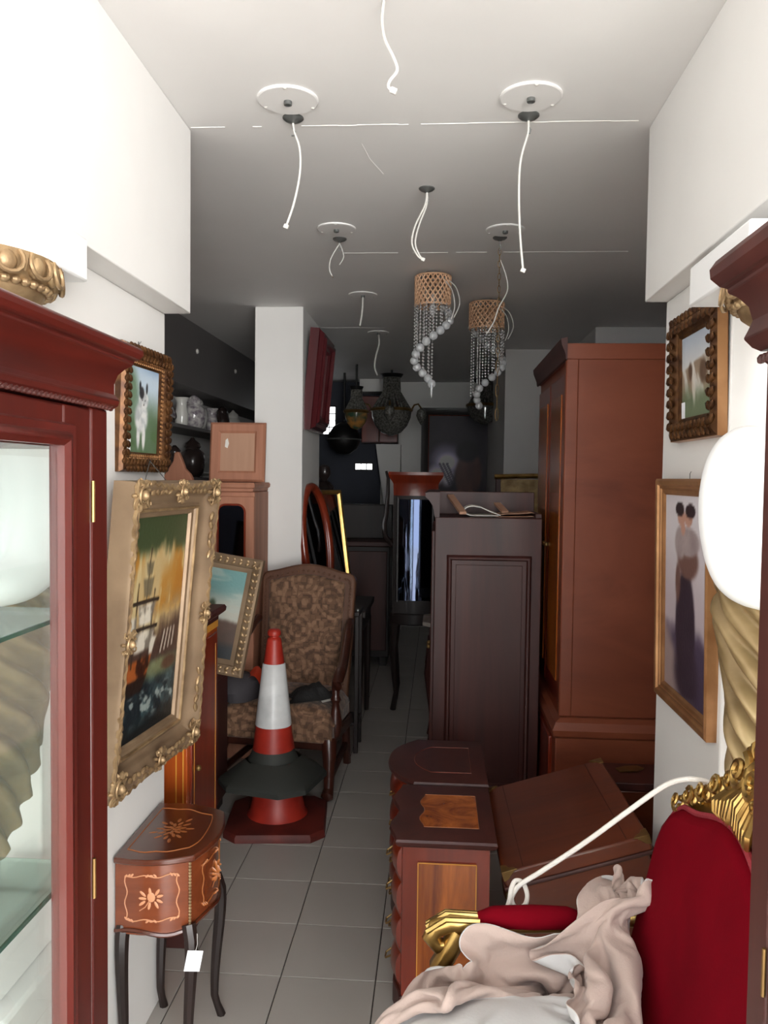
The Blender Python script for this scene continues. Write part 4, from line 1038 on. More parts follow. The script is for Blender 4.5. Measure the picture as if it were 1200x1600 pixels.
# ------------------------------------------------------------------ inlaid bedside commodes (drawers face the aisle, -X)
def commode(name, label, loc, w, d, h, rounded, rotz=0):
    """w: along X (front to back), d: along Y; serpentine drawer face at -X"""
    t = thing(name, label, 'commode', loc, (0, 0, rotz))
    def plan(off=0.0, k=0.0):
        P = []
        n = 14
        for i in range(n + 1):      # front face, from far (+Y) to near (-Y)
            s = i / n; y = d / 2 - d * s
            if rounded: x = -w / 2 + 0.10 * (abs(2 * s - 1) ** 2.4)
            else: x = -w / 2 + 0.012 * cos(4 * pi * s) + 0.012
            P.append((x - off, y * (1 + 2 * off / d)))
        P += [(w / 2 + off, -d / 2 - off), (w / 2 + off, d / 2 + off)]
        return P
    MB().prism(plan(-0.006), 0.07, h - 0.03).build('body', M['redwood'], t)
    MB().prism(plan(0.0), 0.0, 0.07).build('plinth', M['darkmah'], t, bevel=0.004)
    pl = plan(0)
    rings = []
    for o, z in ((-0.006, h - 0.03), (0.006, h - 0.026), (0.013, h - 0.018), (0.015, h - 0.009), (0.012, h - 0.002), (0.006, h)):
        rings.append([(x, y, z) for x, y in plan(o)])
    top = MB().loft(rings).build('top', M['darkmah'], t, angle=30)
    # veneer panel on top
    q = 0.62
    pp = [(x * q + 0.02, y * q) for x, y in plan(0)]
    MB().prism(pp, h, h + 0.0008).build('veneer', M['inlaywood'] if not rounded else M['darkmah'], top, smooth=False)
    MB().tube([(x, y, h + 0.0006) for x, y in pp], 0.0012, 4, True).build('string_inlay', M['inlay_dim'] if not rounded else M['redwood'], top)
    # near side panel
    x0, x1, z0, z1 = -w / 2 + 0.075, w / 2 - 0.045, 0.10, h - 0.075
    sp = B(x0, x1, -d / 2 - 0.0002, -d / 2 + 0.008, z0, z1).build('side_panel', M['inlaywood'], t, smooth=False)
    e = -d / 2 - 0.0008
    for b in ((x0 - 0.0015, x0 + 0.0015, z0, z1), (x1 - 0.0015, x1 + 0.0015, z0, z1), (x0, x1, z0 - 0.0015, z0 + 0.0015), (x0, x1, z1 - 0.0015, z1 + 0.0015)):
        B(b[0], b[1], e, e + 0.002, b[2], b[3]).build('string_inlay', M['line'], sp, smooth=False)
    # bombe drawers
    n = 4; dz = (h - 0.12) / n
    for k in range(n):
        z = 0.08 + dz * k
        rings = []
        for j in range(7):
            s = j / 6
            bulge = 0.014 * sin(pi * s) ** 0.6
            rings.append([(x - bulge, y, z + 0.004 + (dz - 0.008) * s) for x, y in plan(-0.006)[1:-3]] + [(0.0, -d / 2 + 0.03, z + 0.004 + (dz - 0.008) * s), (0.0, d / 2 - 0.03, z + 0.004 + (dz - 0.008) * s)])
        dr = MB().loft(rings).build('drawer', M['redwood'], t, angle=50)
        for sy in (-0.22, 0.22):
            hx = -w / 2 - 0.018 + (0.0 if not rounded else 0.02)
            MB().tube([(hx + 0.012, d * sy - 0.02, z + dz * 0.55), (hx - 0.004, d * sy - 0.015, z + dz * 0.45), (hx - 0.006, d * sy, z + dz * 0.40), (hx - 0.004, d * sy + 0.015, z + dz * 0.45), (hx + 0.012, d * sy + 0.02, z + dz * 0.55)], 0.003, 6).build('drawer_pull', M['brass'], dr)
    return t
commode('bedside_commode', 'cherry wood bedside commode with yellow inlaid side panel next to the throne', (0.028, 2.515, 0), 0.29, 0.40, 0.55, False)
commode('bow_commode', 'dark bow-fronted bedside commode with plain polished top', (0.01, 2.98, 0), 0.33, 0.43, 0.55, True)

# ------------------------------------------------------------------ tilted trunk with brass corners
t = thing('storage_chest', 'tilted brown wooden chest with brass corner plates behind the throne', 'chest', (0.445, 2.56, 0.383), (rad(0), rad(-17), rad(1)))
LX, LY = 0.20, 0.295
B(-LX, LX, -LY, LY, -0.318, 0.13).build('body', M['trunkwood'], t, bevel=0.006)
lid = B(-LX - 0.012, LX + 0.012, -LY - 0.012, LY + 0.012, 0.13, 0.175).build('lid', M['trunkwood'], t, bevel=0.006)
B(-LX - 0.018, LX + 0.018, -LY - 0.018, LY + 0.018, 0.122, 0.134).build('lid_moulding', M['darkmah'], lid, bevel=0.004)
for x in (-LX + 0.05, LX - 0.05):
    B(x - 0.0015, x + 0.0015, -LY, LY, 0.1752, 0.1758).build('string_inlay', M['darkmah'], lid, smooth=False)
for sx in (-1, 1):
    for sy in (-1, 1):
        x, y = sx * (LX + 0.013), sy * (LY + 0.013)
        P = [(0, 0), (-sx * 0.045, 0), (-sx * 0.036, -sy * 0.014), (-sx * 0.022, -sy * 0.02), (-sx * 0.016, -sy * 0.036), (0, -sy * 0.042)]
        m = MB().prism([(x + a, y + b) for a, b in P], 0.174, 0.1785)
        m.prism([(a2, b2) for a2, b2 in ((x - sx * 0.04, 0.1785), (x, 0.1785), (x, 0.15), (x - sx * 0.015, 0.155))], y - sy * 0.001, y + sy * 0.0025, 'y')
        m.build('corner_plate', M['brass'], lid, bevel=0.001)
hd = MB().tube([(-LX - 0.01, -0.06, 0.02), (-LX - 0.03, -0.055, -0.03), (-LX - 0.034, 0, -0.045), (-LX - 0.03, 0.055, -0.03), (-LX - 0.01, 0.06, 0.02)], 0.006, 8).build('handle', M['brass'], t)
B(-LX - 0.004, -LX, -0.08, 0.08, 0.0, 0.04).build('handle_plate', M['brass'], t, bevel=0.002)
# low stool that props up the trunk
t = thing('low_box', 'low dark box propping up the tilted chest', 'box', (0.70, 2.66, 0))
B(-0.09, 0.13, -0.2, 0.18, 0.0, 0.07).build('body', M['darkmah'], t, bevel=0.006)
B(-0.095, 0.135, -0.21, 0.19, 0.07, 0.092).build('lid', M['darkmah'], t, bevel=0.004)
# flat case behind the trunk with worn brass fittings
t = thing('flat_case', 'flat dark wooden case with worn brass fitting standing behind the tilted chest', 'case', (0.80, 3.05, 0.0), (rad(0), rad(0), 0))
B(-0.17, 0.16, -0.10, 0.10, 0.0, 0.47).build('body', M['trunkwood'], t, bevel=0.006)
B(-0.175, 0.165, -0.105, 0.105, 0.47, 0.50).build('lid', M['darkmah'], t, bevel=0.004)
MB().prism([(-0.10, 0.0), (-0.03, 0.012), (0.0, 0.045), (-0.02, 0.07), (-0.07, 0.06), (-0.11, 0.035)], 0.50, 0.506).build('brass_fitting', M['brass'], t, bevel=0.002)

# ------------------------------------------------------------------ tall wardrobe: front faces the aisle (-X), plain side to camera
t = thing('tall_wardrobe', 'tall plain brown wardrobe standing on a wider base behind the tilted chest', 'wardrobe', (0.0, 0.0, 0))
x0, x1, y0, y1 = 0.53, 1.08, 3.35, 4.30
B(x0, x1, y0, y1, 0.62, 2.12).build('body', M['brownpanel'], t, bevel=0.004)
B(x0 - 0.018, x0 + 0.035, y0 - 0.004, y0 + 0.03, 0.62, 2.12).build('corner_post', M['brownpanel'], t, bevel=0.006)
B(x0 - 0.02, x1, y0 - 0.01, y1, 2.09, 2.155).build('top_rail', M['brownpanel'], t, bevel=0.004)
rings = [[(x0 - 0.016 - o, y, z) for o, z in ((0.0, 2.085), (0.006, 2.09), (0.008, 2.11), (0.016, 2.13), (0.024, 2.15), (0.026, 2.172), (0.0, 2.178))] for y in (y0 - 0.02, y1)]
MB().loft(rings).build('cornice', M['darkmah'], t, angle=25)
B(x0 - 0.035, x1 + 0.01, y0 - 0.04, y1, 0.08, 0.60).build('base_cabinet', M['brownpanel'], t, bevel=0.005)
rings = [[(x0 - 0.035 - o, y0 - 0.04 - o, z), (x1 + 0.01, y0 - 0.04 - o, z), (x1 + 0.01, y1, z), (x0 - 0.035 - o, y1, z)] for o, z in ((0, 0.54), (0.01, 0.55), (0.014, 0.575), (0.006, 0.59), (0.0, 0.605), (-0.02, 0.62))]
MB().loft(rings).build('waist_moulding', M['brownpanel'], t, angle=25)
B(x0 - 0.03, x1, y0 - 0.03, y1 - 0.02, 0.0, 0.08).build('plinth', M['darkmah'], t, bevel=0.004)
for k in range(2):
    a, b = y0 + 0.05 + k * 0.43, y0 + 0.46 + k * 0.43
    d = B(x0 - 0.014, x0 + 0.01, a, b, 0.66, 2.04).build('door', M['redwood'], t, bevel=0.005)
    B(x0 - 0.018, x0 - 0.012, a + 0.06, b - 0.06, 0.74, 1.96).build('panel', M['inlaywood'], d, bevel=0.004)
    MB().ball((x0 - 0.025, b - 0.03 if k == 0 else a + 0.03, 1.3), 0.012).build('knob', M['brass'], d)
    d = B(x0 - 0.05, x0 - 0.03, a, b, 0.14, 0.52).build('lower_door', M['redwood'], t, bevel=0.005)
    MB().ball((x0 - 0.051, b - 0.03 if k == 0 else a + 0.03, 0.36), 0.008).build('knob', M['brass'], d)

# ------------------------------------------------------------------ dark panelled cabinet with open cornice top
t = thing('panelled_cabinet', 'dark mahogany cabinet with raised side panel and broken open cornice', 'cabinet', (0, 0, 0))
x0, x1, y0, y1, zt = -0.012, 0.470, 3.66, 4.55, 1.425
B(x0, x1, y0, y1, 0.06, zt).build('body', M['darkmah'], t, bevel=0.004)
B(x0 + 0.01, x1, y0 + 0.01, y1 - 0.01, 0, 0.06).build('plinth', M['blackwood'], t, bevel=0.003)
f = MB().frame(0.335, 1.02, [(0.0, 0.0), (0.0, 0.004), (0.006, 0.014), (0.014, 0.016), (0.020, 0.010), (0.024, 0.0)])
R_ = Matrix.Translation((0.235, y0, 0.72)); f.v = [tuple(R_ @ Vector(p)) for p in f.v]
f.build('panel_moulding', M['darkmah'], t, angle=25)
B(0.235 - 0.15, 0.235 + 0.15, y0 - 0.003, y0 + 0.005, 0.23, 1.21).build('side_panel', M['darkmah'], t, bevel=0.002)
rings = [[(x0 - o, y, z) for o, z in ((-0.02, zt - 0.002), (0.0, zt - 0.002), (0.004, zt + 0.01), (0.006, zt + 0.03), (0.012, zt + 0.05), (0.028, zt + 0.075), (0.044, zt + 0.09), (0.046, zt + 0.108), (0.03, zt + 0.112), (-0.02, zt + 0.112))] for y in (y0 + 0.0, y1)]
MB().loft(rings).build('side_cornice', M['darkmah'], t, angle=25)
B(x0, 0.470, 3.98, 4.01, zt, zt + 0.112).build('back_cornice', M['darkmah'], t, bevel=0.003)
B(x1 - 0.03, x1, y0 + 0.02, y1, zt - 0.002, zt + 0.02).build('top_rail', M['darkmah'], t, bevel=0.003)
for a, b in (((0.06, 3.95), (0.115, 3.70)), ((0.26, 4.1), (0.32, 3.86))):
    m = MB().prism([(-0.02, 0), (0.02, 0), (0.02, 1), (-0.02, 1)], 0, 1)
    A, Bv = Vector((a[0], a[1], zt + 0.085)), Vector((b[0], b[1], zt + 0.012)); d = Bv - A; n = Vector((1, 0.2, 0)).normalized() * 0.016; u = Vector((0, 0, 0.012))
    MB().add([A - n, A + n, Bv + n, Bv - n, A - n + u, A + n + u, Bv + n + u, Bv - n + u], [(0, 1, 2, 3), (7, 6, 5, 4), (0, 4, 5, 1), (1, 5, 6, 2), (2, 6, 7, 3), (3, 7, 4, 0)]).build('corner_block', M['palewood'], t, smooth=False)
for k in range(2):
    a = y0 + 0.04 + 0.42 * k
    d = B(x0 - 0.014, x0 + 0.004, a, a + 0.39, 0.1, 1.36).build('door', M['darkmah'], t, bevel=0.004)
    MB().ball((x0 - 0.024, a + (0.36 if k == 0 else 0.03), 0.75), 0.012).build('knob', M['brass'], d)
t = tag(None or bpy.data.objects.new('folded_magazine', None), 'pale magazine with pages curled over on top of panelled cabinet', 'magazine'); COL.objects.link(t)
t.location = (0.12, 3.74, zt + 0.001)
prof = []
for i in range(25):
    q = i / 24; a = pi * 0.5 + q * pi
    prof.append((0.045 + 0.045 * cos(a), 0.026 + 0.024 * sin(a)))
crv = [(0.17, 0.008), (0.12, 0.026), (0.08, 0.044)] + prof[::1] + [(0.09, 0.002), (0.16, 0.003)]
def ribbon(crv, y0, y1, th):
    m = MB(); n = len(crv); vs = []; 
    up = []
    for i in range(n):
        a, b = crv[max(i - 1, 0)], crv[min(i + 1, n - 1)]; dx, dz = b[0] - a[0], b[1] - a[1]; L = math.hypot(dx, dz) or 1
        up.append((-dz / L * th, dx / L * th))
    ring = [(x, z) for x, z in crv] + [(x + u[0], z + u[1]) for (x, z), u in zip(crv, up)][::-1]
    return m.loft([[(x, y0, z) for x, z in ring], [(x, y1, z) for x, z in ring]])
ribbon(crv, 0.0, 0.16, 0.004).build('curled_pages', M['paper'], t, angle=60)
ribbon([(0.14, 0.004), (0.2, 0.012), (0.26, 0.014), (0.31, 0.020), (0.335, 0.014), (0.33, 0.006), (0.27, 0.003), (0.15, 0.001)], 0.01, 0.2, 0.003).build('cover', M['palewood'], t, angle=60)

# ------------------------------------------------------------------ things further back
t = thing('bowed_vitrine', 'bow-fronted glazed cabinet with red brown cornice in the dark aisle', 'cabinet', (-0.15, 5.62, 0))
def bowp(w, d, b, n=10):
    return [(-w + 2 * w * i / n, -d - b * (1 - (2 * i / n - 1) ** 2)) for i in range(n + 1)] + [(w, 0.18), (-w, 0.18)]
MB().prism(bowp(0.15, 0.165, 0.02), 0.66, 1.57).build('body', M['blackwood'], t)
rings = [[(x * (1 + o / 0.15), y - o, z) for x, y in bowp(0.15, 0.165, 0.02)] for o, z in ((0, 1.48), (0.003, 1.56), (0.01, 1.575), (0.028, 1.60), (0.036, 1.62), (0.034, 1.64))]
MB().loft(rings).build('cornice', M['redwood'], t, angle=25)
g = MB(); n = 12; rr = []
for i in range(n + 1):
    x = -0.112 + 0.224 * i / n; rr.append((x, -0.178 - 0.018 * (1 - (x / 0.15) ** 2)))
g.add([(x, y, 0.77) for x, y in rr] + [(x, y, 1.455) for x, y in rr], [(i, i + 1, n + 2 + i, n + 1 + i) for i in range(n)])
g.build('bowed_glass', M['darkmirror'], t, fix=False)
MB().tube([(rr[0][0] - 0.006, rr[0][1], 0.76), (rr[0][0] - 0.006, rr[0][1], 1.465)], 0.01, 6).build('glazing_bar', M['blackwood'], t)
MB().tube([(rr[-1][0] + 0.006, rr[-1][1], 0.76), (rr[-1][0] + 0.006, rr[-1][1], 1.465)], 0.01, 6).build('glazing_bar', M['blackwood'], t)
MB().prism(bowp(0.165, 0.155, 0.05), 0.60, 0.68).build('base_moulding', M['blackwood'], t, bevel=0.008)
for sx in (-1, 1):
    for y in (-0.12, 0.15): MB().tube([(sx * 0.13, y, 0.62), (sx * 0.145, y - 0.02 if y < 0 else y, 0.4), (sx * 0.12, y, 0.12), (sx * 0.14, y, 0.0)], [0.03, 0.024, 0.016, 0.02], 8).build('leg', M['blackwood'], t)
MB().tube([(-0.205, -0.14, 1.645), (-0.19, -0.14, 1.6), (-0.19, -0.14, 1.5), (-0.2, -0.14, 1.36), (-0.215, -0.14, 1.28), (-0.205, -0.14, 1.2), (-0.16, -0.12, 1.14)], [0.008, 0.012, 0.013, 0.015, 0.017, 0.017, 0.017], 8).build('scroll_bracket', M['blackwood'], t)

t = thing('brocade_headboard', 'gold brocade headboard with gilt top rail behind panelled cabinet', 'headboard', (0.70, 5.22, 0))
B(-0.33, 0.30, 0, 0.05, 0.0, 1.6).build('panel', M['darkmah'], t, bevel=0.004)
B(-0.30, 0.27, -0.015, 0.0, 0.5, 1.60).build('brocade', M['brocade_gold'], t, bevel=0.008)
MB().tube([(-0.34, 0.01, 1.615), (-0.1, 0.005, 1.622), (0.12, 0.005, 1.622), (0.31, 0.01, 1.615)], 0.016, 8).build('gilt_rail', M['gold'], t)

t = thing('marble_console', 'small dark console with pale marble top behind panelled cabinet', 'table', (0.10, 4.86, 0))
MB().prism([(-0.18, -0.14), (-0.14, -0.18), (0.16, -0.18), (0.16, 0.16), (-0.14, 0.16), (-0.18, 0.12)], 0.73, 0.755).build('marble_top', M['marble'], t, bevel=0.006)
B(-0.14, 0.14, -0.15, 0.14, 0.60, 0.73).build('apron', M['darkmah'], t, bevel=0.005)
for sx in (-1, 1):
    for sy in (-1, 1): MB().tube([(sx * 0.12, sy * 0.125, 0.62), (sx * 0.14, sy * 0.14, 0.45), (sx * 0.11, sy * 0.12, 0.15), (sx * 0.13, sy * 0.14, 0)], [0.03, 0.026, 0.016, 0.02], 8).build('leg', M['darkmah'], t)

t = thing('plant_stand', 'slender dark wooden stand beside the armchair back', 'stand', (-0.50, 4.70, 0))
B(-0.11, 0.06, -0.12, 0.12, 0.80, 0.825).build('table_top', M['blackwood'], t, bevel=0.004)
MB().ball((0.05, -0.115, 0.835), 0.013).build('knob', M['steel'], t)
for sx in (-0.09, 0.045):
    for sy in (-0.1, 0.1): B(sx - 0.012, sx + 0.012, sy - 0.012, sy + 0.012, 0, 0.8).build('leg', M['blackwood'], t, bevel=0.003)
B(-0.10, 0.055, -0.11, 0.11, 0.16, 0.18).build('shelf', M['blackwood'], t, bevel=0.003)

t = thing('dark_sideboard', 'long dark sideboard before the dark blue back wall', 'sideboard', (-0.76, 7.0, 0))
B(-0.35, 0.36, -0.25, 0.25, 0.08, 1.02).build('body', M['blackwood'], t, bevel=0.006)
B(-0.37, 0.38, -0.27, 0.26, 1.02, 1.06).build('top', M['darkmah'], t, bevel=0.006)
B(-0.36, 0.36, 0.10, 0.25, 1.06, 1.36).build('upper_shelf', M['blackwood'], t, bevel=0.006)
for k in range(2):
    d = B(-0.33 + 0.345 * k, -0.005 + 0.345 * k, -0.268, -0.25, 0.14, 0.98).build('door', M['darkmah'], t, bevel=0.005)
    MB().ball((-0.03 + 0.07 * k, -0.28, 0.6), 0.014).build('knob', M['brass'], d)
for x in (-0.31, 0.31):
    B(x - 0.03, x + 0.03, -0.22, 0.22, 0, 0.08).build('foot', M['blackwood'], t, bevel=0.003)
t = thing('bust', 'small dark bust silhouetted on the sideboard shelf', 'bust', (-1.02, 7.16, 1.36))
MB().lathe([(0.06, 0), (0.06, 0.02), (0.035, 0.04), (0.035, 0.06), (0.075, 0.10), (0.085, 0.15), (0.05, 0.19), (0.03, 0.205), (0.032, 0.22), (0.05, 0.25), (0.055, 0.29), (0.045, 0.33), (0.015, 0.35)], 18, mod=lambda a, z: 1 + 0.12 * cos(2 * a)).build('figure', M['darkpot'], t)
MB().lathe([(0.065, 0.0), (0.065, 0.018), (0.05, 0.03)], 18).build('socle', M['black'], t)
# ------------------------------------------------------------------ red and gold throne, facing the aisle
t = thing('throne_chair', 'crimson velvet throne chair with gilded carved crest and scrolled arms', 'armchair', (0.19, 1.385, 0), (0, 0, rad(-90)))
TT = rad(-15)
def thr(w0, w1, h, rise, r, n=16):
    return curve_outline(w0, w1, h, rise, n, r)
def put(m, z=0.45, y=0.19):
    R_ = Matrix.Translation((0, y, z)) @ Matrix.Rotation(TT, 4, 'X')
    m.v = [tuple(R_ @ Vector(p)) for p in m.v]; return m
fr = put(MB().prism(thr(0.25, 0.30, 0.57, 0.095, 0.13), 0.0, 0.05, 'y')).build('back_frame', M['gold'], t, bevel=0.014, seg=3)
pad = put(MB().prism(thr(0.232, 0.286, 0.525, 0.045, 0.11), -0.035, 0.01, 'y')).build('back_pad', M['velvet'], t, bevel=0.02, seg=3)
ol = thr(0.232, 0.288, 0.528, 0.046, 0.11)
put(MB().tube([(x, -0.018, z) for x, z in ol], 0.006, 6, True)).build('braid', M['braid'], pad)
m = MB()        # carved crest
rnd = random.Random(3)
for sx in (-1, 1):
    spiral(m, (sx * 0.03, -0.012, 0.665), 0.034, 1.7, 0.008, 0.016, sx, pi / 2)
    for k in range(6):                      # hanging acanthus in the middle
        m.tube([(sx * 0.010 * k, -0.016, 0.655 - 0.004 * k), (sx * (0.014 * k + 0.006), -0.030, 0.62 - 0.006 * k), (sx * (0.012 * k + 0.012), -0.026, 0.585 - 0.002 * k), (sx * (0.009 * k + 0.02), -0.016, 0.565)], [0.004, 0.008, 0.007, 0.003], 6)
    for k in range(13):                     # foliage running down to the shoulder
        x = sx * (0.06 + 0.0165 * k); z = 0.648 - 0.0104 * k
        m.ball((x, -0.014, z), (0.020 - 0.0006 * k, 0.009, 0.007), 8, 5, Matrix.Rotation(sx * (0.3 + 0.7 * (k % 2)), 3, 'Y'))
        m.ball((x + sx * 0.006, -0.010, z - 0.020), (0.016 - 0.0005 * k, 0.008, 0.006), 8, 5, Matrix.Rotation(-sx * (0.5 + 0.5 * (k % 3)), 3, 'Y'))
        if k % 3 == 0: spiral(m, (x, -0.014, z - 0.008), 0.019, 1.5, 0.0045, 0.014, sx, k)
        if k % 3 == 1: m.ball((x, -0.020, z - 0.010), 0.008, 8, 6)
for k in range(9):
    a = pi * k / 8
    m.ball((0.036 * cos(a), -0.010, 0.690 + 0.024 * sin(a)), (0.022, 0.010, 0.008), 8, 5, Matrix.Rotation(-a, 3, 'Y'))
m.ball((0, -0.02, 0.672), (0.013, 0.012, 0.016), 10, 6)
put(m).build('crest_carving', M['gold'], t)
# seat
rings = []
for z, o in ((0.33, 0.0), (0.36, 0.012), (0.41, 0.016), (0.445, 0.008), (0.46, -0.02), (0.468, -0.08)):
    rings.append([(x, y, z) for x, y in ((-0.29 - o, -0.28 - o), (-0.15, -0.30 - o), (0.15, -0.30 - o), (0.29 + o, -0.28 - o), (0.27 + o, 0.24), (-0.27 - o, 0.24))])
MB().loft(rings).build('seat_cushion', M['velvet'], t, bevel=0.012, seg=3)
B(-0.285, 0.285, -0.28, 0.24, 0.27, 0.335).build('seat_rail', M['gold'], t, bevel=0.012)
for s in (-1, 1):
    xx = s * 0.272
    ar = MB().tube([(xx, 0.27, 0.705), (xx, 0.20, 0.70), (xx, 0.12, 0.685), (xx, 0.02, 0.675), (xx, -0.08, 0.672), (xx, -0.15, 0.672), (xx, -0.18, 0.66), (xx, -0.19, 0.64), (xx, -0.175, 0.62), (xx, -0.155, 0.625), (xx, -0.15, 0.642)], [0.020, 0.020, 0.018, 0.017, 0.018, 0.021, 0.021, 0.020, 0.017, 0.014, 0.010], 12).build('armrest', M['gold'], t)
    m = MB(); m2 = MB()
    for q in (-0.7, 0, 0.7):
        m.tube([(xx + 0.02 * sin(q), 0.24, 0.705 + 0.016 * cos(q)), (xx + 0.02 * sin(q), 0.12, 0.688 + 0.016 * cos(q))], 0.005, 6)
        m2.tube([(xx + 0.022 * sin(q), -0.09, 0.673 + 0.015 * cos(q)), (xx + 0.024 * sin(q), -0.16, 0.672 + 0.017 * cos(q)), (xx + 0.024 * sin(q), -0.20, 0.65 + 0.01 * cos(q))], 0.006, 6)
    m.build('rear_fluting', M['gold'], ar); m2.build('scroll_fluting', M['gold'], ar)
    MB().tube([(xx, 0.115, 0.69), (xx, 0.09, 0.692), (xx, 0.02, 0.69), (xx, -0.06, 0.686), (xx, -0.09, 0.678)], [0.017, 0.023, 0.025, 0.023, 0.018], 12).build('arm_pad', M['velvet'], t)
    MB().tube([(xx, -0.13, 0.655), (xx, -0.17, 0.58), (xx, -0.15, 0.48), (xx, -0.12, 0.40), (xx, -0.14, 0.33)], [0.022, 0.024, 0.02, 0.024, 0.03], 10).build('arm_support', M['gold'], t)
    MB().tube([(s * 0.25, -0.26, 0.30), (s * 0.265, -0.29, 0.2), (s * 0.25, -0.26, 0.08), (s * 0.26, -0.29, 0.0)], [0.04, 0.034, 0.02, 0.024], 10).build('leg', M['gold'], t)
    MB().tube([(s * 0.24, 0.20, 0.46), (s * 0.24, 0.21, 0.25), (s * 0.24, 0.26, 0.0)], [0.03, 0.026, 0.02], 8).build('leg', M['gold'], t)

# rope tied from the throne crest to the arm
def smooth_path(P, n=8):
    P = [Vector(p) for p in P]; out = []
    for i in range(len(P) - 1):
        a, b, c, d = P[max(i - 1, 0)], P[i], P[i + 1], P[min(i + 2, len(P) - 1)]
        for k in range(n):
            s = k / n
            out.append(0.5 * ((2 * b) + (c - a) * s + (2 * a - 5 * b + 4 * c - d) * s * s + (3 * b - a - 3 * c + d) * s ** 3))
    out.append(P[-1]); return out
rp = [(0.53, 1.575, 1.02), (0.49, 1.57, 1.026), (0.455, 1.60, 1.0), (0.395, 1.64, 0.93), (0.32, 1.68, 0.845), (0.24, 1.715, 0.765), (0.195, 1.73, 0.725), (0.18, 1.73, 0.708), (0.172, 1.725, 0.69), (0.182, 1.72, 0.676), (0.200, 1.72, 0.682), (0.206, 1.73, 0.70), (0.198, 1.745, 0.718), (0.182, 1.745, 0.722), (0.172, 1.73, 0.712), (0.166, 1.715, 0.69), (0.155, 1.705, 0.665), (0.145, 1.69, 0.63)]
MB().tube(smooth_path(rp), 0.0052, 8).build('x', M['rope']).name = 'knotted_rope'
tag(bpy.data.objects['knotted_rope'], 'white rope knotted in a loop between throne crest and arm', 'rope')

# ------------------------------------------------------------------ cloth bundle thrown on the throne (cloth simulation, then frozen)
def make_cloth():
    N = 60; S = 1.4
    m = MB()
    def pt(u, v):
        x2 = (u - 0.5) * S + 0.10 * sin(v * 7 + 1) + 0.06 * sin(u * 13 + v * 5); y2 = (v - 0.5) * S + 0.08 * sin(u * 8) + 0.05 * sin(v * 15 - u * 4)
        z = 0.92 + 0.12 * sin(u * 9 + v * 4) * sin(v * 8 - u * 3) + 0.06 * sin(17 * u) * cos(13 * v)
        return (0.17 + x2 * 0.56, 1.435 + y2 * 0.37, z)
    m.grid(pt, N, N)
    o = m.build('bundled_cloth', M['cloth_a'], None, fix=False)
    # rest shape: flat 0.98 m sheet
    o.shape_key_add(name='Basis'); k = o.shape_key_add(name='rest')
    i = 0
    for j in range(N + 1):
        for a in range(N + 1):
            k.data[i].co = ((a / N - 0.5) * S, (j / N - 0.5) * S, 0); i += 1
    cm = o.modifiers.new('cloth', 'CLOTH')
    cs = cm.settings; cs.quality = 5; cs.mass = 0.35; cs.tension_stiffness = 12; cs.compression_stiffness = 10; cs.shear_stiffness = 4; cs.bending_stiffness = 1.2; cs.air_damping = 2
    cs.rest_shape_key = k
    cc = cm.collision_settings; cc.use_self_collision = True; cc.self_distance_min = 0.005; cc.distance_min = 0.006; cc.collision_quality = 3
    cols = []
    def coll(mb):
        c = mb.build('tmp_collider', None); c.modifiers.new('c', 'COLLISION'); c.collision.thickness_outer = 0.004; c.collision.cloth_friction = 12; cols.append(c)
    coll(B(-0.13, 0.45, 1.07, 1.70, 0.30, 0.468))
    coll(MB().tube([(0.0, 1.657, 0.66), (0.2, 1.657, 0.69), (0.46, 1.657, 0.70)], 0.032, 10))
    coll(MB().tube([(0.0, 1.113, 0.66), (0.2, 1.113, 0.69), (0.46, 1.113, 0.70)], 0.032, 10))
    bk_ = B(-0.28, 0.28, -0.04, 0.05, 0, 0.5); R_ = Matrix.Translation((0.19, 1.385, 0)) @ Matrix.Rotation(rad(-90), 4, 'Z') @ Matrix.Translation((0, 0.19, 0.45)) @ Matrix.Rotation(TT, 4, 'X')
    bk_.v = [tuple(R_ @ Vector(p)) for p in bk_.v]; coll(bk_)
    coll(MB().ball((0.155, 1.425, 0.425), (0.30, 0.205, 0.20), 20, 12))
    cm.point_cache.frame_start = 1; cm.point_cache.frame_end = 60
    for f in range(1, 52): scene.frame_set(f)
    dg = bpy.context.evaluated_depsgraph_get()
    ev = o.evaluated_get(dg)
    co = [v.co.copy() for v in ev.data.vertices]
    scene.frame_set(1)
    fs = [tuple(p.vertices) for p in o.data.polygons]
    bpy.data.objects.remove(o)
    for c in cols: bpy.data.objects.remove(c)
    q = MB(); q.v = [tuple(c) for c in co]; q.f = fs
    z0 = min(c.z for c in co)
    o = q.build('bundled_cloth', M['cloth_a'], None, fix=False, angle=180)
    o.data.materials.append(M['cloth_b']); o.data.materials.append(M['cloth_a'])
    for n_, p in enumerate(o.data.polygons):       # sheet sewn from two lengths, lining and face swapped
        p.material_index = 0 if (n_ // N) > N * 0.58 else 1
    s = o.modifiers.new('thick', 'SOLIDIFY'); s.thickness = 0.003; s.offset = 0; s.material_offset = 1; s.material_offset_rim = 1
    b = o.modifiers.new('sub', 'SUBSURF'); b.levels = 1; b.render_levels = 1
    tag(o, 'crumpled beige cloth with white lining heaped on throne seat', 'cloth')
    return o
make_cloth()

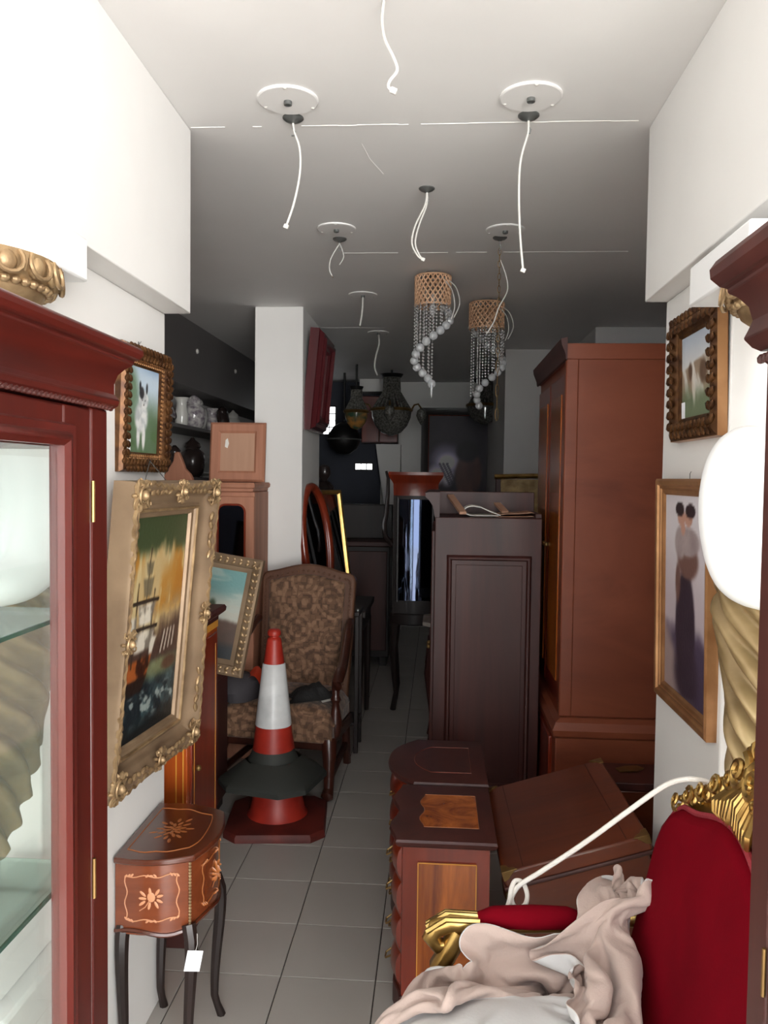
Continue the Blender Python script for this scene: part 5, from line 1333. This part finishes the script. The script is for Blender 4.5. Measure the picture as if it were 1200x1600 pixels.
# ------------------------------------------------------------------ ceiling roses, hooks and dangling cables
def rose(x, y, r, label, plate=True):
    t = thing('ceiling_plate', label, 'ceiling plate', (x, y, CE))
    MB().lathe([(r, 0), (r, -0.004), (r - 0.004, -0.006), (0.012, -0.006), (0.0, -0.006)], 40).build('disc', M['ceil'], t, angle=15)
    for k in range(3):
        a = 0.6 + 2 * pi * k / 3
        MB().ball((0.9 * r * cos(a), 0.9 * r * sin(a), -0.006), (0.006, 0.006, 0.003), 8, 4).build('screw', M['cordw'], t)
    MB().lathe([(0.011, -0.006), (0.011, -0.016), (0.007, -0.017), (0.007, -0.012), (0, -0.012)], 14).build('ferrule', M['darksteel'], t)
    return t
def hook(x, y, r, label, down=0.035):
    t = thing('ceiling_hook', label, 'ceiling hook', (x, y, CE))
    MB().lathe([(r, 0), (r, -0.003), (r * 0.8, -0.008), (r * 0.5, -0.010), (0.008, -0.014), (0.004, -0.016)], 28).build('cover', M['darksteel'], t)
    MB().tube([(0, 0, -0.012), (0, 0, -0.03), (0.006, 0, -0.04), (0.004, 0, -0.05), (-0.004, 0, -0.05)], 0.0025, 6).build('hook', M['steel'], t)
    return t
def cable(path, label, r=0.0032, end=True, group=None):
    t = thing('hanging_cable', label, 'cable', path[0], (0, 0, 0), group)
    o = Vector(path[0])
    MB().tube([p - o for p in smooth_path(path)], r, 6).build('flex', M['cordw'], t)
    e = Vector(path[-1]) - o
    if end:
        MB().obox(Matrix.Translation(e) @ Matrix.Rotation(0.4, 4, 'Y'), 0.014, 0.010, 0.012).build('terminal_block', M['cordw'], t, bevel=0.002)
    else:
        MB().tube([e, e + Vector((0.004, 0, -0.008))], 0.0012, 5).build('bare_end', M['brass'], t)
    return t
rose(-0.422, 2.205, 0.083, 'round white ceiling plate near the pier with the ship painting')
rose(0.231, 2.213, 0.083, 'round white ceiling plate near the pier with the wardrobe')
rose(-0.433, 3.335, 0.080, 'round ceiling plate beside the short looped cable')
rose(0.258, 3.370, 0.080, 'round ceiling plate beside the hanging chain')
rose(-0.436, 4.53, 0.080, 'round ceiling plate beside the straight stub cable')
rose(0.275, 4.86, 0.080, 'round ceiling plate above the farther spiral chandelier')
rose(-0.436, 5.70, 0.075, 'round ceiling plate past the pillar')
hook(-0.428, 2.317, 0.030, 'dark steel ceiling hook cover above the long cable by kitten painting pier')
hook(0.237, 2.327, 0.030, 'dark steel ceiling hook cover above the longest cable')
hook(-0.056, 2.888, 0.028, 'dark steel ceiling hook cover above the doubled cable')
hook(-0.437, 3.48, 0.030, 'dark steel ceiling hook cover above the short looped cable')
hook(0.244, 3.478, 0.030, 'dark steel ceiling hook cover above the chain')
cable([(-0.428, 2.317, 2.605), (-0.424, 2.317, 2.58), (-0.408, 2.317, 2.53), (-0.408, 2.317, 2.46), (-0.424, 2.317, 2.38), (-0.446, 2.317, 2.315)], 'long white cable with terminal block hanging near the ship painting pier')
cable([(0.237, 2.327, 2.605), (0.236, 2.327, 2.57), (0.218, 2.327, 2.50), (0.214, 2.327, 2.42), (0.219, 2.327, 2.30), (0.230, 2.327, 2.19)], 'longest white cable hanging near the wardrobe pier')
t = cable([(-0.056, 2.888, 2.605), (-0.062, 2.888, 2.56), (-0.095, 2.888, 2.49), (-0.106, 2.888, 2.43), (-0.085, 2.888, 2.385), (-0.066, 2.888, 2.372)], 'doubled white cable hanging before the spiral chandeliers')
MB().tube([p - Vector((-0.056, 2.888, 2.605)) for p in smooth_path([(-0.054, 2.888, 2.605), (-0.056, 2.888, 2.56), (-0.082, 2.888, 2.49), (-0.094, 2.888, 2.43), (-0.080, 2.888, 2.39), (-0.066, 2.888, 2.372)])], 0.003, 6).build('flex', M['cordw'], t)
t = cable([(-0.437, 3.48, 2.60), (-0.45, 3.48, 2.58), (-0.475, 3.48, 2.535), (-0.48, 3.48, 2.49), (-0.468, 3.48, 2.462)], 'short looped cable end hanging past the first ceiling seam', 0.0026, False)
MB().tube([p - Vector((-0.437, 3.48, 2.60)) for p in smooth_path([(-0.437, 3.48, 2.6), (-0.425, 3.48, 2.57), (-0.42, 3.48, 2.54), (-0.437, 3.48, 2.51)])], 0.0018, 6).build('flex', M['cordw'], t)
cable([(-0.132, 1.764, CE - 0.002), (-0.134, 1.75, 2.57), (-0.126, 1.73, 2.52), (-0.105, 1.71, 2.47), (-0.098, 1.70, 2.44), (-0.112, 1.69, 2.415), (-0.114, 1.685, 2.40), (-0.104, 1.685, 2.392)], 'white cable dangling from the ceiling closest to the entrance')
cable([(-0.436, 4.53, CE - 0.006), (-0.437, 4.53, 2.55), (-0.442, 4.53, 2.50), (-0.45, 4.53, 2.447)], 'straight stub cable hanging from ceiling plate', 0.005, False)
cable([(-0.436, 5.70, CE - 0.006), (-0.43, 5.70, 2.54), (-0.45, 5.70, 2.46), (-0.46, 5.70, 2.38), (-0.44, 5.70, 2.32)], 'wavy cable hanging past the pillar beyond the ceiling plates', 0.006, False)

# long chain
t = thing('hanging_chain', 'long thin brass chain with loose cable hanging from ceiling hook', 'chain', (0.244, 3.478, 2.575))
z = 0.0; k = 0; links = MB()
while z > -0.70:
    L = 0.030 if z > -0.46 else 0.055
    pts = [(0.0065 * cos(a), 0, z - L / 2 + (L / 2) * sin(a)) for a in [2 * pi * i / 12 for i in range(12)]]
    if k % 2: pts = [(0, p[0], p[2]) for p in pts]
    links.tube(pts, 0.0013, 5, True); z -= L - 0.004; k += 1
links.build('links', M['brass'], t)
MB().tube(smooth_path([(0.004, 0, -0.05), (0.03, 0, -0.12), (0.035, 0, -0.18), (0.0, -0.01, -0.25), (-0.02, 0, -0.31), (-0.05, 0, -0.36)]), 0.0026, 6).build('flex', M['cordw'], t)

# ------------------------------------------------------------------ spiral crystal chandeliers
def spiral_chandelier(label, x, y, R, a0, turn, ztop, zfirst, zlast, NB, bulb):
    t = thing('spiral_chandelier', label, 'chandelier', (x, y, CE), (0, 0, 0), 'spiral crystal chandeliers')
    MB().lathe([(0.04, 0), (0.04, -0.008), (0.03, -0.012), (0.008, -0.014)], 20).build('mount', M['darksteel'], t)
    MB().tube([(0, 0, -0.01), (0, 0, -0.04)], 0.005, 6).build('stem', M['darksteel'], t)
    sh = MB(); z0, z1 = -0.022, -0.165
    for k in range(22):
        for s in (-1, 1):
            pts = [(R * cos(2 * pi * k / 22 + s * 1.1 * i / 8), R * sin(2 * pi * k / 22 + s * 1.1 * i / 8), z0 + (z1 - z0) * i / 8) for i in range(9)]
            sh.tube(pts, 0.0042, 4)
    for zz in (z0, z1): sh.tube([(R * cos(2 * pi * k / 32), R * sin(2 * pi * k / 32), zz) for k in range(32)], 0.004, 6, True)
    sh.build('woven_shade', M['weave'], t)
    for k in range(3):
        a = 2 * pi * k / 3; MB().tube([(0, 0, -0.03), (R * cos(a), R * sin(a), -0.024)], 0.002, 5).build('spoke', M['darksteel'], t)
    ball0 = None
    for i in range(NB):
        q = i / (NB - 1); a = a0 + turn * q; z = zfirst + (zlast - zfirst) * q - CE
        rr = R * (1.0 if q < 0.75 else 1.0 - 0.8 * (q - 0.75) / 0.25 * 0.8)
        p = (rr * cos(a), rr * sin(a), z)
        if ball0 is None:
            ball0 = MB().ball((0, 0, 0), 0.0215, 12, 8).build('glass_ball', M['crystal'], t); ball0.location = p
        else: share(ball0, t, p)
        st = MB(); zz = z1; 
        while zz > z + 0.02:
            st.ball((p[0], p[1], zz), (0.005, 0.005, 0.0062), 6, 4); zz -= 0.0165
        st.tube([(p[0], p[1], z1), (p[0], p[1], z)], 0.0008, 3)
        st.build('bead_strand', M['beads'], t)
        if q < 0.97:
            st = MB(); a2 = a + turn / (NB - 1) / 2; p2 = (R * 0.86 * cos(a2), R * 0.86 * sin(a2)); zz = z1
            while zz > z + 0.01: st.ball((p2[0], p2[1], zz), (0.0045, 0.0045, 0.006), 6, 4); zz -= 0.0165
            if st.v: st.build('bead_strand', M['beads'], t)
    MB().tube([(0, 0, zlast - CE - 0.01), (0, 0, zlast - CE - 0.05), (0, 0, zlast - CE - 0.075)], [0.006, 0.005, 0.001], 6).build('drop', M['crystal'], t)
    if bulb:
        b = MB().lathe([(0.012, -0.10), (0.014, -0.13), (0.016, -0.14)], 12); b.build('lamp_holder', M['cordw'], t)
        MB().tube([(0.012 * cos(k * 0.7), 0.012 * sin(k * 0.7), -0.14 - 0.0016 * k) for k in range(40)], 0.006, 6).build('bulb', M['bulb'], t)
    fl = smooth_path([(R * 0.6, -0.03, -0.03), (R * 1.25, -0.05, -0.08), (R * 1.5, -0.05, -0.16), (R * 1.2, -0.05, -0.23)])
    MB().tube(fl, 0.003, 6).build('flex', M['cordw'], t)
    fl = smooth_path([(R * 0.5, -0.04, -0.03), (R * 1.05, -0.07, -0.10), (R * 1.22, -0.07, -0.18), (R * 1.05, -0.06, -0.24)])
    MB().tube(fl, 0.003, 6).build('flex', M['cordw'], t)
    return t
spiral_chandelier('crystal spiral chandelier with white lamp inside its woven copper shade', -0.041, 4.06, 0.088, 0.9, -5.6, 2.6, 2.46, 2.075, 15, True)
spiral_chandelier('crystal spiral chandelier with woven copper shade farther along the ceiling', 0.262, 4.68, 0.098, 2.6, -5.3 - 0.5, 2.6, 2.47, 2.02, 16, False)

# ------------------------------------------------------------------ bead basket chandeliers at the back
def basket(label, x, y, R, ztop, zbot, mat, arms=True, neck=0.07):
    t = thing('basket_chandelier', label, 'chandelier', (x, y, CE), (0, 0, 0), 'basket chandeliers at the back')
    h0, h1 = ztop - CE, zbot - CE
    MB().tube([(0, 0, 0), (0, 0, h0)], 0.01, 6).build('chain', M['black'], t)
    mid = h1 + (h0 - h1) * 0.42
    MB().lathe([(neck * 1.6, h0), (neck * 1.3, h0 - 0.03), (neck, h0 - 0.035)], 18).build('crown', M['black'], t)
    m = MB()
    for k in range(24):
        a = 2 * pi * k / 24
        m.tube([(neck * cos(a), neck * sin(a), h0 - 0.03), (neck * 1.1 * cos(a), neck * 1.1 * sin(a), mid + (h0 - mid) * 0.5), (R * 0.95 * cos(a), R * 0.95 * sin(a), mid)], 0.012, 5)
    m.build('bead_canopy', M['darkbead'], t)
    MB().tube([(R * cos(2 * pi * k / 28), R * sin(2 * pi * k / 28), mid) for k in range(28)], 0.016, 6, True).build('ring', M['brass'], t)
    MB().lathe([(R, mid), (R * 0.97, mid - (mid - h1) * 0.3), (R * 0.8, mid - (mid - h1) * 0.62), (R * 0.5, mid - (mid - h1) * 0.88), (R * 0.1, h1)], 28, mod=lambda a, z: 1 + 0.02 * sin(14 * a)).build('bead_basket', M[mat], t)
    if arms:
        for a in (0.15, pi - 0.15, pi * 1.5, pi * 0.5):
            c, s = cos(a), sin(a)
            ar = MB().tube([(R * c, R * s, mid), (R * 1.15 * c, R * 1.15 * s, mid + 0.05), (R * 1.35 * c, R * 1.35 * s, mid + 0.06), (R * 1.5 * c, R * 1.5 * s, mid + 0.02)], 0.009, 6).build('arm', M['brass'], t)
            MB().lathe([(0.012, 0.0), (0.04, -0.02), (0.05, -0.07), (0.035, -0.11), (0.005, -0.16)], 14, (R * 1.52 * c, R * 1.52 * s, mid + 0.02)).build('bead_drop', M['darkbead'], ar)
    return t
basket('smoky bead basket chandelier with brass arms by the brown wall cupboard', -0.455, 7.68, 0.19, 2.58, 2.0, 'darkbead')
M['tiffany'] = plain('coloured_glass_beads', (176, 122, 62), 0.2, c2=(58, 84, 66), scale=16)
basket('small basket chandelier of amber and green glass beads', -0.75, 7.3, 0.105, 2.42, 2.03, 'tiffany', False, 0.04)
basket('dark bead basket chandelier hanging before the large dark painting', 0.43, 7.9, 0.16, 2.56, 2.13, 'darkbead', False)
t = thing('iron_pendant', 'round black iron pendant lamp hanging before the dark blue wall', 'lamp', (-0.93, 7.9, CE))
MB().tube([(0, 0, 0), (0, 0, -0.5)], 0.012, 6).build('rod', M['black'], t)
MB().lathe([(0.03, -0.48), (0.10, -0.52), (0.155, -0.60), (0.165, -0.66), (0.13, -0.74), (0.06, -0.79), (0.01, -0.80)], 24).build('globe', M['black'], t)
MB().tube([(0.166 * cos(2 * pi * k / 24), 0.166 * sin(2 * pi * k / 24), -0.65) for k in range(24)], 0.008, 6, True).build('band', M['darksteel'], t)
